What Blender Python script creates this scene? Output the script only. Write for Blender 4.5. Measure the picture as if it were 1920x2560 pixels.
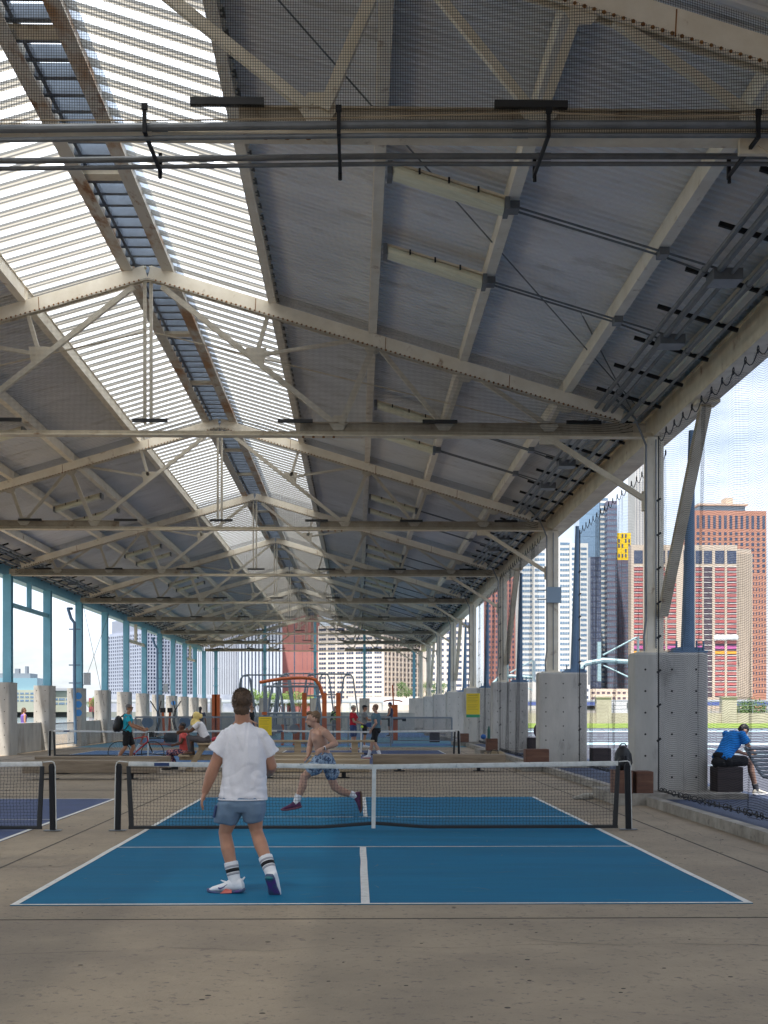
import bpy, math, random
from mathutils import Vector, Matrix, noise
random.seed(7)
S = bpy.context.scene
for o in list(bpy.data.objects): bpy.data.objects.remove(o)
R = math.radians
# ------------------------------------------------------------------ camera
FL, CX, HY, YAW, CH = 3290.0, 960.0, 1776.0, R(1.18), 1.6
cam = bpy.data.cameras.new('camera'); camo = bpy.data.objects.new('camera', cam)
S.collection.objects.link(camo); S.camera = camo
cam.sensor_fit = 'HORIZONTAL'; cam.sensor_width = 36.0; cam.lens = 36.0*FL/1920
cam.shift_y = (HY-1280)/1920; cam.clip_start = .1; cam.clip_end = 12000
camo.location = (0, 0, CH); camo.rotation_euler = (R(90), 0, -YAW)
S.render.resolution_x = 768; S.render.resolution_y = 1024
# ------------------------------------------------------------------ light
SUND = Vector((-.14, -.36, 1.0)).normalized()          # towards the sun: high, behind the camera, a little left
w = bpy.data.worlds.new('World'); S.world = w; w.use_nodes = True
nt = w.node_tree; nt.nodes.clear()
def N(nt, t, **k):
    n = nt.nodes.new(t)
    for a, b in k.items(): setattr(n, a, b)
    return n
sky = N(nt, 'ShaderNodeTexSky', sky_type='NISHITA', sun_disc=False)
sky.sun_elevation = math.asin(SUND.z); sky.sun_rotation = math.atan2(SUND.x, SUND.y)
sky.air_density = 1.0; sky.dust_density = 1.5; sky.ozone_density = 1.2
tc = N(nt, 'ShaderNodeTexCoord'); mp = N(nt, 'ShaderNodeMapping'); mp.inputs['Scale'].default_value = (1.6, 1.6, 5)
mp.inputs['Location'].default_value = (.35, .1, .2)
nz = N(nt, 'ShaderNodeTexNoise'); nz.inputs['Scale'].default_value = 2.6; nz.inputs['Detail'].default_value = 7; nz.inputs['Roughness'].default_value = .6
cr = N(nt, 'ShaderNodeValToRGB'); cr.color_ramp.elements[0].position = .38; cr.color_ramp.elements[0].color = (.22,.22,.22,1); cr.color_ramp.elements[1].position = .66
mx = N(nt, 'ShaderNodeMixRGB'); mx.inputs[2].default_value = (7.4, 8.1, 9.4, 1)
bg = N(nt, 'ShaderNodeBackground'); bg.inputs[1].default_value = .094; wo = N(nt, 'ShaderNodeOutputWorld')
L = nt.links.new
L(tc.outputs['Generated'], mp.inputs[0]); L(mp.outputs[0], nz.inputs[0]); L(nz.outputs[0], cr.inputs[0]); L(cr.outputs[0], mx.inputs[0])
L(sky.outputs[0], mx.inputs[1]); L(mx.outputs[0], bg.inputs[0]); L(bg.outputs[0], wo.inputs[0])
sl = bpy.data.lights.new('sun', 'SUN'); sl.energy = 4.6; sl.angle = R(1.5); sl.color = (1, .95, .87)
so = bpy.data.objects.new('sun', sl); S.collection.objects.link(so)
so.rotation_euler = (-SUND).to_track_quat('-Z', 'Y').to_euler()
S.view_settings.view_transform = 'Standard'; S.view_settings.look = 'None'
S.view_settings.exposure = 1.05; S.view_settings.gamma = 1
try:
    S.cycles.transparent_max_bounces = 40; S.cycles.max_bounces = 8; S.cycles.diffuse_bounces = 5
    S.cycles.caustics_reflective = False; S.cycles.sample_clamp_indirect = 6
except Exception: pass

def P(px, py, d, up=0):
    """photo pixel (1920x2560) at depth d along the hall -> real point in the hall frame"""
    a = (px-CX)/FL; b = -(py-HY)/FL
    t = d/(math.cos(YAW)-a*math.sin(YAW))
    return Vector((t*(math.sin(YAW)+a*math.cos(YAW)), d, CH+t*b+up))

# ------------------------------------------------------------------ materials
MATS = {}
def mat(name, c, rough=.7, c2=None, sc=3.0, metal=0, bump=0, bsc=40, lo=.35, hi=.65, stretch=None, c3=None, sc3=.6, lo3=.55, hi3=.7, spec=.5, c4=None, sc4=.25, lo4=.5, hi4=.75):
    if name in MATS: return MATS[name]
    m = bpy.data.materials.new(name); m.use_nodes = True; t = m.node_tree; b = t.nodes['Principled BSDF']
    b.inputs['Roughness'].default_value = rough; b.inputs['Metallic'].default_value = metal
    b.inputs['Base Color'].default_value = (*c, 1); b.inputs['Specular IOR Level'].default_value = spec
    co = N(t, 'ShaderNodeTexCoord').outputs['Object']
    if stretch:
        q = N(t, 'ShaderNodeMapping'); q.inputs['Scale'].default_value = stretch; t.links.new(co, q.inputs[0]); co = q.outputs[0]
    def layer(prev, col, s, a, z):
        n = N(t, 'ShaderNodeTexNoise'); n.inputs['Scale'].default_value = s; n.inputs['Detail'].default_value = 6; n.inputs['Roughness'].default_value = .65
        r = N(t, 'ShaderNodeValToRGB'); r.color_ramp.elements[0].position = a; r.color_ramp.elements[1].position = z
        x = N(t, 'ShaderNodeMixRGB'); x.inputs[2].default_value = (*col, 1)
        if isinstance(prev, tuple): x.inputs[1].default_value = (*prev, 1)
        else: t.links.new(prev, x.inputs[1])
        t.links.new(co, n.inputs[0]); t.links.new(n.outputs[0], r.inputs[0]); t.links.new(r.outputs[0], x.inputs[0])
        return x.outputs[0]
    cur = c
    if c2: cur = layer(cur, c2, sc, lo, hi)
    if c3: cur = layer(cur, c3, sc3, lo3, hi3)
    if c4: cur = layer(cur, c4, sc4, lo4, hi4)
    if not isinstance(cur, tuple): t.links.new(cur, b.inputs['Base Color'])
    if bump:
        n = N(t, 'ShaderNodeTexNoise'); n.inputs['Scale'].default_value = bsc; n.inputs['Detail'].default_value = 5
        bp = N(t, 'ShaderNodeBump'); bp.inputs['Strength'].default_value = bump; bp.inputs['Distance'].default_value = .02
        t.links.new(co, n.inputs[0]); t.links.new(n.outputs[0], bp.inputs['Height']); t.links.new(bp.outputs[0], b.inputs['Normal'])
    MATS[name] = m
    return m
def net_mat(name, cell, strand, col):
    m = bpy.data.materials.new(name); m.use_nodes = True; t = m.node_tree; t.nodes.clear()
    uv = N(t, 'ShaderNodeUVMap'); sp = N(t, 'ShaderNodeSeparateXYZ'); t.links.new(uv.outputs[0], sp.inputs[0])
    outs = []
    for i in (0, 1):
        f = N(t, 'ShaderNodeMath', operation='MODULO'); f.inputs[1].default_value = cell
        g = N(t, 'ShaderNodeMath', operation='LESS_THAN'); g.inputs[1].default_value = strand
        t.links.new(sp.outputs[i], f.inputs[0]); t.links.new(f.outputs[0], g.inputs[0]); outs.append(g)
    mxx = N(t, 'ShaderNodeMath', operation='MAXIMUM'); t.links.new(outs[0].outputs[0], mxx.inputs[0]); t.links.new(outs[1].outputs[0], mxx.inputs[1])
    tr = N(t, 'ShaderNodeBsdfTransparent'); df = N(t, 'ShaderNodeBsdfDiffuse'); df.inputs[0].default_value = (*col, 1)
    ms = N(t, 'ShaderNodeMixShader'); o = N(t, 'ShaderNodeOutputMaterial')
    t.links.new(mxx.outputs[0], ms.inputs[0]); t.links.new(tr.outputs[0], ms.inputs[1]); t.links.new(df.outputs[0], ms.inputs[2]); t.links.new(ms.outputs[0], o.inputs[0])
    return m
CONC = mat('concrete_floor', (.35,.278,.192), .85, (.262,.21,.148), .9, c3=(.15,.12,.095), sc3=17, lo3=.57, hi3=.68, bump=.45, bsc=55, c4=(.20,.16,.12), sc4=.33, lo4=.5, hi4=.78)
PIER = mat('pier_concrete', (.50,.475,.43), .9, (.38,.365,.335), 1.5, c3=(.22,.21,.19), sc3=3, lo3=.58, hi3=.8, c4=(.27,.24,.20), sc4=.8, lo4=.55, hi4=.75, bump=.25, bsc=30, stretch=(1,1,.35))
HOLE = mat('dark_hole', (.03,.03,.03), .9)
CURB = mat('curb_concrete', (.36,.33,.28), .9, (.2,.18,.15), 3, c3=(.07,.065,.05), sc3=5, lo3=.6, hi3=.75, bump=.3)
BLUE = mat('court_bright_blue', (.003,.150,.285), .8, (.002,.120,.235), .9, spec=.2, c3=(.015,.14,.225), sc3=6, lo3=.54, hi3=.75, c4=(.008,.125,.215), sc4=.5, lo4=.5, hi4=.8, bump=.15, bsc=120, stretch=(.3,1.6,1))
NAVY = mat('court_navy', (.025,.055,.17), .6, (.02,.045,.13), 1.2, bump=.15, bsc=120)
MIDB = mat('court_mid_blue', (.025,.13,.32), .6, (.02,.11,.27), 1.2, bump=.15, bsc=120)
TEAL = mat('rubber_teal', (.07,.22,.27), .7, (.05,.17,.25), 1.0)
RUBB = mat('rubber_navy', (.018,.03,.07), .75, (.03,.045,.09), 6, bump=.3, bsc=90)
LINE = mat('line_paint', (.72,.71,.67), .6, (.52,.51,.47), 9, lo=.45, hi=.75, c3=(.33,.35,.36), sc3=16, lo3=.60, hi3=.70)
PALE = mat('line_paint_pale_blue', (.45,.62,.68), .7, (.36,.52,.6), 2)
JOINT = mat('joint_dark', (.06,.05,.04), .9)
ASPH = mat('asphalt', (.085,.09,.115), .85, (.065,.07,.095), 2, bump=.2)
GRASS = mat('grass', (.20,.27,.03), .9, (.11,.18,.025), .3)
STEEL = mat('painted_steel', (.86,.79,.66), .55, (.74,.66,.52), 2.2, c3=(.30,.17,.08), sc3=3.2, lo3=.61, hi3=.74, bump=.06)
CREAM = mat('cream_steel', (.78,.69,.53), .6, (.60,.51,.37), 2.0, c3=(.30,.16,.07), sc3=3, lo3=.60, hi3=.74, bump=.06)
RUST = mat('rust', (.22,.09,.03), .9, (.36,.18,.06), 9)
TURQ = mat('turquoise_paint', (.20,.47,.58), .5, (.17,.41,.51), 2, c3=(.2,.28,.28), sc3=8, lo3=.68, hi3=.8)
POLEB = mat('slate_blue_steel', (.13,.22,.33), .5, (.10,.17,.27), 3)
DECK = mat('roof_deck_steel', (.77,.78,.80), .42, (.64,.65,.67), .8, c3=(.42,.40,.37), sc3=2.5, lo3=.55, hi3=.8, metal=0, stretch=(.25,1,1))
GALV = mat('galvanised_pipe', (.20,.215,.23), .45, (.14,.15,.16), 4, metal=.35)
BLACK = mat('black_plastic', (.012,.012,.013), .5)
BLACKM = mat('black_metal', (.010,.010,.012), .6, spec=.3)
WEBSHADE = mat('shaded_weathered_steel', (.58,.50,.38), .7, (.42,.35,.26), 2, c3=(.22,.11,.05), sc3=4, lo3=.6, hi3=.75)  # darker tan paints the shade into the chord webs; rust blotches on top
CHROME = mat('bare_metal', (.55,.56,.58), .3, metal=.9)
LAMP = mat('lamp_diffuser', (.84,.82,.62), .35, (.7,.67,.48), 3, stretch=(1,6,1))
WOOD = mat('grey_timber', (.30,.235,.165), .8, (.19,.145,.10), 3, stretch=(.5,6,6), bump=.2, c3=(.12,.10,.08), sc3=2, lo3=.6, hi3=.8)
PINE = mat('pine_timber', (.40,.31,.20), .75, (.31,.235,.15), 3, stretch=(.6,5,5), bump=.1)
REDW = mat('redwood_block', (.16,.075,.045), .75, (.10,.045,.03), 3, stretch=(.6,5,5), bump=.2, c3=(.26,.14,.08), sc3=1.5, lo3=.55, hi3=.75)
DARKW = mat('dark_block', (.055,.04,.04), .8, (.035,.027,.027), 3, stretch=(.6,5,5))
ORANGE = mat('orange_paint', (.62,.13,.025), .45, (.5,.10,.02), 3)
YELLOW = mat('yellow_sign', (.80,.58,.02), .5)
SIGNTXT = mat('sign_text', (.42,.30,.03), .6)
GREENP = mat('green_panel', (.02,.28,.14), .5)
GREYP = mat('grey_paint', (.24,.27,.30), .5, (.18,.2,.23), 3)
DOTB = mat('blue_dot_paint', (.06,.28,.66), .6)
PURP = mat('white_shirt_dummy', (.8,.8,.8), .8)
def skymat(name, col, trans):
    m = bpy.data.materials.new(name); m.use_nodes = True; t = m.node_tree; t.nodes.clear()
    tl = N(t, 'ShaderNodeBsdfTranslucent'); tl.inputs[0].default_value = (*col,1)
    tp = N(t, 'ShaderNodeBsdfTransparent'); tp.inputs[0].default_value = (.9,.92,.93,1)
    df = N(t, 'ShaderNodeBsdfDiffuse'); df.inputs[0].default_value = (.7,.72,.7,1)
    a = N(t, 'ShaderNodeMixShader'); a.inputs[0].default_value = .10; b = N(t, 'ShaderNodeMixShader'); b.inputs[0].default_value = trans
    o = N(t, 'ShaderNodeOutputMaterial')
    t.links.new(tl.outputs[0], a.inputs[1]); t.links.new(df.outputs[0], a.inputs[2]); t.links.new(a.outputs[0], b.inputs[1]); t.links.new(tp.outputs[0], b.inputs[2]); t.links.new(b.outputs[0], o.inputs[0])
    return m
SKYL = skymat('translucent_panel', (.80,.85,.90), .06)
SKRIB = skymat('skylight_rib', (.30,.28,.24), .045)
BIRD = net_mat('bird_net_mesh', .021, .0034, (.035,.033,.03))
SIDE = net_mat('side_net_mesh', .034, .0042, (.02,.02,.024))

# ------------------------------------------------------------------ geometry helpers
class MB:
    def __init__(s): s.v = []; s.f = []; s.mi = []; s.uv = None; s.m = 0
    def add(s, vs, fs):
        n = len(s.v); s.v += [Vector(v) for v in vs]; s.f += [tuple(i+n for i in f) for f in fs]; s.mi += [s.m]*len(fs); return s
    def hexa(s, c): return s.add(c, [(0,3,2,1),(4,5,6,7),(0,1,5,4),(1,2,6,5),(2,3,7,6),(3,0,4,7)])
    def box(s, x0, x1, y0, y1, z0, z1): return s.hexa([(x0,y0,z0),(x1,y0,z0),(x1,y1,z0),(x0,y1,z0),(x0,y0,z1),(x1,y0,z1),(x1,y1,z1),(x0,y1,z1)])
    def bar(s, p, q, w, h, up=(0,0,1)):
        p = Vector(p); q = Vector(q); d = (q-p).normalized(); u = Vector(up); sd = d.cross(u)
        if sd.length < 1e-4: sd = d.cross(Vector((0,1,0)))
        sd.normalize(); u = sd.cross(d).normalized(); a = sd*w/2; b = u*h/2
        return s.hexa([p-a-b,p+a-b,q+a-b,q-a-b,p-a+b,p+a+b,q+a+b,q-a+b])
    def cyl(s, p, q, r, r2=None, n=8, cap=True):
        return s.tube([p, q], [r, r if r2 is None else r2], n, cap)
    def tube(s, pts, r, n=8, cap=True, closed=False):
        pts = [Vector(p) for p in pts]; k = len(pts); rs = r if isinstance(r, (list, tuple)) else [r]*k
        vs = []; ref = None
        for i, p in enumerate(pts):
            if closed: d = pts[(i+1) % k]-pts[i-1]
            else: d = (pts[min(i+1,k-1)]-pts[max(i-1,0)])
            d.normalize()
            if ref is None: ref = d.orthogonal().normalized()
            a = (ref-d*ref.dot(d))
            if a.length < 1e-5: a = d.orthogonal()
            a.normalize(); ref = a; b = d.cross(a)
            for j in range(n):
                t = 2*math.pi*j/n+math.pi/n; vs.append(p+(a*math.cos(t)+b*math.sin(t))*rs[i])
        fs = []
        for i in range(k if closed else k-1):
            i2 = (i+1) % k
            for j in range(n): fs.append((i*n+j, i*n+(j+1)%n, i2*n+(j+1)%n, i2*n+j))
        if cap and not closed: fs += [tuple(range(n-1,-1,-1)), tuple((k-1)*n+j for j in range(n))]
        return s.add(vs, fs)
    def ell(s, c, r, n=12, m=8, rot=None):
        c = Vector(c); vs = []; r = (r,r,r) if isinstance(r, (int,float)) else r
        for i in range(m+1):
            a = math.pi*i/m
            for j in range(n):
                b = 2*math.pi*j/n; v = Vector((r[0]*math.sin(a)*math.cos(b), r[1]*math.sin(a)*math.sin(b), r[2]*math.cos(a)))
                vs.append(c+(rot@v if rot else v))
        return s.add(vs, [(i*n+j,(i+1)*n+j,(i+1)*n+(j+1)%n,i*n+(j+1)%n) for i in range(m) for j in range(n)])
    def cap(s, p, q, r1, r2=None, n=12):
        p = Vector(p); q = Vector(q); r2 = r1 if r2 is None else r2; d = (q-p); ln = d.length; d.normalize()
        pts = []; rs = []
        for i in range(1,5): a = math.pi/2*i/4; pts.append(p-d*r1*math.cos(a)); rs.append(r1*math.sin(a))
        for i in range(0,4): a = math.pi/2*i/4; pts.append(q+d*r2*math.sin(a)); rs.append(r2*math.cos(a))
        return s.tube(pts, rs, n)
    def loft(s, rings, n=20, sq=2.0):
        """rings: (centre, side vector, front vector); superellipse sections"""
        vs = []
        for c, a, b in rings:
            for j in range(n):
                t = 2*math.pi*j/n; ct, st = math.cos(t), math.sin(t); e = 2/sq
                vs.append(Vector(c)+Vector(a)*(abs(ct)**e*(1 if ct>=0 else -1))+Vector(b)*(abs(st)**e*(1 if st>=0 else -1)))
        k = len(rings)
        fs = [(i*n+j,i*n+(j+1)%n,(i+1)*n+(j+1)%n,(i+1)*n+j) for i in range(k-1) for j in range(n)]
        fs += [tuple(range(n-1,-1,-1)), tuple((k-1)*n+j for j in range(n))]
        return s.add(vs, fs)
ORG = {}
WORK = bpy.data.scenes.new('workbench')      # meshes are remeshed here, away from the full scene; removed at the end
COL = S.collection
def props(o, label=None, cat=None, group=None, kind=None):
    if label: o['label'] = label
    if cat: o['category'] = cat
    if group: o['group'] = group
    if kind: o['kind'] = kind
    return o
def thing(name, label, cat, loc=(0,0,0), group=None, rz=0, local=False):
    o = bpy.data.objects.new(name, None); o.empty_display_size = .2; COL.objects.link(o)
    o.location = loc; o.rotation_euler = (0,0,rz); ORG[o.name] = Vector((0,0,0)) if local else Vector(loc)
    return props(o, label, cat, group)
def link(name, me, mats, parent, org=None, smooth=False):
    o = bpy.data.objects.new(name, me); COL.objects.link(o)
    for m in (mats if isinstance(mats, (list,tuple)) else [mats]):
        if m.name not in [x.name for x in me.materials if x]: me.materials.append(m)
    if parent is not None: o.parent = parent; ORG[o.name] = ORG[parent.name]
    else: o.location = org; ORG[o.name] = org
    if smooth:
        for p in me.polygons: p.use_smooth = True
    return o
def build(mb, name, mats, parent=None, smooth=False, vox=0, sm=0, disp=None, label=None, kind=None):
    if parent is not None: org = ORG[parent.name]
    else:
        xs = [v.x for v in mb.v]; ys = [v.y for v in mb.v]; zs = [v.z for v in mb.v]
        org = Vector(((min(xs)+max(xs))/2, (min(ys)+max(ys))/2, min(zs)))
    me = bpy.data.meshes.new(name)
    me.from_pydata([v-org for v in mb.v], [], mb.f)
    if isinstance(mats, (list,tuple)): me.polygons.foreach_set('material_index', mb.mi)
    if mb.uv:
        l = me.uv_layers.new(name='UVMap')
        for p in me.polygons:
            for li in p.loop_indices: l.data[li].uv = mb.uv[me.loops[li].vertex_index]
    if vox:
        t = bpy.data.objects.new('tmp', me); WORK.collection.objects.link(t)
        md = t.modifiers.new('r', 'REMESH'); md.mode = 'VOXEL'; md.voxel_size = vox; md.use_smooth_shade = True
        if sm: q = t.modifiers.new('s', 'SMOOTH'); q.iterations = sm; q.factor = .5
        WORK.view_layers[0].update(); dg = WORK.view_layers[0].depsgraph
        me2 = bpy.data.meshes.new_from_object(t.evaluated_get(dg)); bpy.data.objects.remove(t); bpy.data.meshes.remove(me)
        me = me2; me.name = name; me.materials.clear(); smooth = True
        if disp:
            fl = [x for c_, n_ in [(v.co.copy(), v.normal.copy()) for v in me.vertices] for x in c_+disp(c_+org, n_)]; me.vertices.foreach_set('co', fl); me.update()
    else: me.validate()
    o = link(name, me, mats, parent, org, smooth)
    if label: o['label'] = label
    if kind: o['kind'] = kind
    return o
def solo(mb, name, mats, label, cat, group=None, kind=None, **k):
    return props(build(mb, name, mats, None, **k), label, cat, group, kind)
def kids(o): return [c for c in bpy.data.objects if c.parent == o]
def copy_tree(o, parent=None, off=(0,0,0), label=None, top=True):
    c = o.copy(); COL.objects.link(c); c.parent = parent
    ORG[c.name] = ORG.get(o.name, Vector())
    if top: c.location = o.location+Vector(off)
    if label: c['label'] = label
    for ch in kids(o): copy_tree(ch, c, top=False)
    return c
def struct(mb, name, mats, kind='structure', **k): return build(mb, name, mats, None, kind=kind, **k)
def grid_sheet(mb, f, nu, nv, uvf):
    n = len(mb.v); vs = []; uv = []
    for i in range(nu+1):
        for j in range(nv+1):
            a, b = i/nu, j/nv; vs.append(f(a,b)); uv.append(uvf(a,b))
    mb.add(vs, [(i*(nv+1)+j,(i+1)*(nv+1)+j,(i+1)*(nv+1)+j+1,i*(nv+1)+j+1) for i in range(nu) for j in range(nv)])
    mb.uv = (mb.uv or []) + uv
RSTEEL = mat('rust_streaked_steel', (.56,.52,.45), .65, (.36,.19,.08), 1.3, lo=.5, hi=.62, c3=(.22,.09,.03), sc3=4, lo3=.58, hi3=.7, stretch=(1,.35,1))
LOUV = mat('louvre_slate', (.15,.175,.21), .6, (.1,.12,.15), 3)
#==PART2==
# ================================================================== THE SETTING
m = MB(); m.box(-6000, 6000, -3000, 9000, -6, -2.6)
WATER = mat('river_water', (.035,.075,.10), .12, (.05,.09,.115), .05, bump=.5, bsc=.35)
struct(m, 'river', WATER)
m = MB(); m.box(-20, 120, -45, 152, -2.9, 0); struct(m, 'pier_ground', CONC)
m = MB(); m.box(-4000, 4000, 850, 4500, -3, .6); struct(m, 'far_shore_ground', mat('far_ground', (.3,.3,.28), .9, (.22,.24,.2), .02))
m = MB(); m.box(4.9, 120, -40, 111, 0, .09); struct(m, 'asphalt_ground', ASPH)
m = MB(); m.box(4.95, 7.2, -40, 59, .09, .10)
m.box(7.2, 13, -40, 22.5, .09, .10); struct(m, 'rubber_ground', RUBB)
m = MB(); m.box(7.3, 120, 111, 151.5, 0, .12); struct(m, 'grass', GRASS, kind='stuff')
m = MB()
for y0, y1, x0, x1 in ((92,97,9,60),(57.5,61.5,9,15.5),(57,60.5,15.5,40),(80,80.5,9,60),(72,72.4,9,60),(66,66.3,9,60),(51,51.2,9,40),(45,45.15,9,40),(104,105,9,70),(36,36.12,8,30)):
    m.box(x0, x1, y0, y1, .09, .094)
m.hexa([(15.2,40,.09),(15.5,40,.09),(13.3,58,.09),(12.9,58,.09),(15.2,40,.094),(15.5,40,.094),(13.3,58,.094),(12.9,58,.094)])
struct(m, 'field_markings', PALE)
# playground surface at the far end of the shed
m = MB(); m.box(-12.2, 4.8, 57, 105, 0, .004); struct(m, 'playground_ground', TEAL)
m = MB()
for x0,x1,y0,y1 in ((-9,4.6,59.5,63),(-11.8,-4,66,74),(-2,4.5,78,92)): m.box(x0,x1,y0,y1,.004,.008)
struct(m, 'playground_patch', MIDB)
m = MB()
for x in (-3.62, 4.06, -11.4): m.box(x-.011, x+.011, -20, 57, 0, .003)
for y in (-2, 4.1, 10.1, 26.5, 32.6, 38.0, 54.5): m.box(-12.2, 4.9, y-.009, y+.009, 0, .0035)
rc = random.Random(5)
for (x, y, dx, dy, n) in ((-2.6,8.6,.32,.02,22),(1.2,9.2,.3,-.05,16),(3.9,16,.03,.3,20),(-3.4,20,-.1,.3,18),(4.3,9,.02,.35,24),(-3.3,12.2,-.28,.12,10),(1,27.5,.3,.05,20)):
    for i in range(n):
        x2 = x+dx+rc.uniform(-.12,.12); y2 = y+dy+rc.uniform(-.12,.12); w_ = rc.uniform(.0015,.004)
        m.add([(x-w_,y-w_,.0032),(x+w_,y+w_,.0032),(x2+w_,y2+w_,.0032),(x2-w_,y2-w_,.0032)], [(0,1,2,3)]); x, y = x2, y2
struct(m, 'floor_joint', JOINT)
m = MB()                                   # gum spots, grit and small litter trodden into the concrete
for i in range(420):
    x, y = rc.uniform(-9,4.7), 6.6+rc.random()**1.5*24
    if (-2.9 < x < 3.35 and 10.8 < y < 24.3) or (x < -4.3 and 10.4 < y < 24): continue
    r_ = rc.uniform(.006,.022); m.loft([((x,y,.0005),(r_,0,0),(0,r_*rc.uniform(.5,1.2),0)),((x,y,.003),(r_*.8,0,0),(0,r_*.6,0))], 7)
struct(m, 'floor_grit', JOINT, kind='stuff')

def court(cx, y0, base, name):
    x0, x1 = cx-3.06, cx+3.06; y1 = y0+13.41
    a = MB(); a.box(x0, x1, y0, y1, 0, .004); struct(a, name+'_surface', base)
    l = MB(); z0, z1 = .004, .008; t = .05
    def wob(xa, xb, ya, yb):     # hand painted line, edges waver a few millimetres
        n = 40; vs = []
        for i in range(n+1):
            f = i/n
            if xb-xa > yb-ya:
                x = xa+(xb-xa)*f; e = .006*noise.noise((x*1.3, ya, 1)); vs += [(x, ya+e, z1), (x, yb-e*.7, z1)]
            else:
                y = ya+(yb-ya)*f; e = .010*noise.noise((xa, y*.9, 4)); vs += [(xa+e, y, z1), (xb+e*.4, y, z1)]
        fs = [(2*i, 2*i+2, 2*i+3, 2*i+1) if xb-xa > yb-ya else (2*i, 2*i+1, 2*i+3, 2*i+2) for i in range(n)]
        l.add(vs, fs)
    wob(x0, x1, y0, y0+t); wob(x0, x1, y1-t, y1)
    wob(x0, x0+.06, y0+t, y1-t); wob(x1-.06, x1, y0+t, y1-t)
    wob(x0+.06, x1-.06, y0+4.572-t, y0+4.572); wob(x0+.06, x1-.06, y0+8.839, y0+8.839+t)
    wob(cx-.15-.036, cx-.15+.036, y0+t, y0+4.572-t); wob(cx-.09-.03, cx-.09+.03, y0+8.839+t, y1-t)
    struct(l, name+'_lines', LINE)
court(.22, 10.83, BLUE, 'court'); court(-7.40, 10.45, NAVY, 'court'); court(.22, 39.1, NAVY, 'court'); court(-7.3, 39.1, MIDB, 'court')

m = MB()
for i in range(150):
    x, y = rc.uniform(-2.75,3.2), rc.uniform(10.95,24.1); g = rc.random()*3.14; l_ = rc.uniform(.05,.28); w_ = rc.uniform(.004,.016); c_, s_ = math.cos(g), math.sin(g); q_ = []
    for k in range(5): u = (k/4-.5)*l_; b_ = 1.2*u*u; ww = w_*(1-abs(k-2)/2.4); px_, py_ = x+u*c_-b_*s_, y+u*s_+b_*c_; q_ += [(px_-s_*ww,py_+c_*ww,.0048),(px_+s_*ww,py_-c_*ww,.0048)]
    m.add(q_, [(2*k,2*k+1,2*k+3,2*k+2) for k in range(4)])
struct(m, 'court_scuffs', mat('shoe_scuff', (.03,.12,.19), .7, (.012,.07,.13), 3, lo=.45, hi=.55), kind='stuff')
# ================================================================== THE SHED
XR = -3.70; SL = .297; ZT = 9.46; Y0, YE = -13.0, 109.4
TY = [-1.0+12.2*k for k in range(10)]
zt = lambda u: ZT-SL*u
shed = thing('pier_shed', 'long open-sided steel pier shed with ridge skylights over the courts', 'shed', (XR, 0, 0))
def sheet_rows(prof, ua, ub, sd, z, mb, mats=None):
    vs = []; fs = []; mi = []
    for i, (y, h) in enumerate(prof):
        for u in (ua, ub): vs.append((XR+sd*u, y, zt(u)+z+h))
    for i in range(len(prof)-1):
        a = 2*i; fs.append((a, a+1, a+3, a+2) if sd > 0 else (a, a+2, a+3, a+1))
    n = len(mb.f); mb.add(vs, fs)
    if mats:
        for i in range(len(prof)-1): mb.mi[n+i] = mats[i]
for sd in (1, -1):
    pr = []; y = Y0
    while y < YE:
        pr += [(y, 0), (y+.07, 0), (y+.09, .035), (y+.135, .035)]; y += .155
    a = MB(); sheet_rows(pr, 2.26, 9.7, sd, .25, a)
    build(a, 'roof_deck', DECK, shed)
    pr = []; ms = []; y = Y0
    while y < YE:
        pr += [(y, 0), (y+.25, 0), (y+.268, -.034), (y+.300, -.034), (y+.310, -.014), (y+.375, -.014), (y+.385, -.034), (y+.425, -.034)]
        ms += [0, 1, 1, 1, 1, 1, 1, 1]; y += .445
    a = MB(); sheet_rows(pr, .40, 2.30, sd, .262, a, ms)
    build(a, 'skylight', [SKYL, SKRIB], shed)
    for u in (2.2, 3.98, 5.6, 7.45, 8.72):
        a = MB(); X = XR+sd*u; z = zt(u)
        a.box(X-.07, X+.07, Y0, YE, z+.003, z+.018); a.box(X-.07, X+.07, Y0, YE, z+.215, z+.232)
        a.box(X-.012-sd*.055, X+.012-sd*.055, Y0, YE, z+.018, z+.215)
        if u == 2.2: a.box(X-.09, X+.09, Y0, YE, z+.2325, z+.252)
        build(a, 'purlin', STEEL, shed)
    a = MB(); X = XR+sd*.36; a.box(X-.10, X+.10, Y0, YE, ZT-.10, ZT-.082); a.box(X-.05, X+.05, Y0, YE, ZT-.082, ZT+.26)
    build(a, 'ridge_beam', RSTEEL, shed)
    # eave girder
    a = MB(); xa, xb = (9.0, 9.34)
    X0, X1 = sorted((XR+sd*xa, XR+sd*xb))
    a.box(X0-.03, X1+.03, Y0, YE, 6.47, 6.495); a.box(X0+.02, X0+.05, Y0, YE, 6.495, 6.93) if sd > 0 else a.box(X1-.05, X1-.02, Y0, YE, 6.495, 6.93)
    a.box(X0-.03, X1+.03, Y0, YE, 6.93, 6.95)
    build(a, 'eave_girder', CREAM if sd > 0 else TURQ, shed)
a = MB(); z = ZT+.42
a.loft([((XR,Y0,z),(.5,0,0),(0,0,.02)),((XR,YE,z),(.5,0,0),(0,0,.02))], 8); build(a, 'ridge_cap', SKYL, shed)
a = MB(); y = Y0
while y < YE:
    a.hexa([(XR-.31,y,ZT+.02),(XR+.31,y,ZT+.02),(XR+.31,y+.10,ZT+.02),(XR-.31,y+.10,ZT+.02),(XR-.31,y+.06,ZT+.22),(XR+.31,y+.06,ZT+.22),(XR+.31,y+.16,ZT+.22),(XR-.31,y+.16,ZT+.22)])
    y += .46
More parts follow.
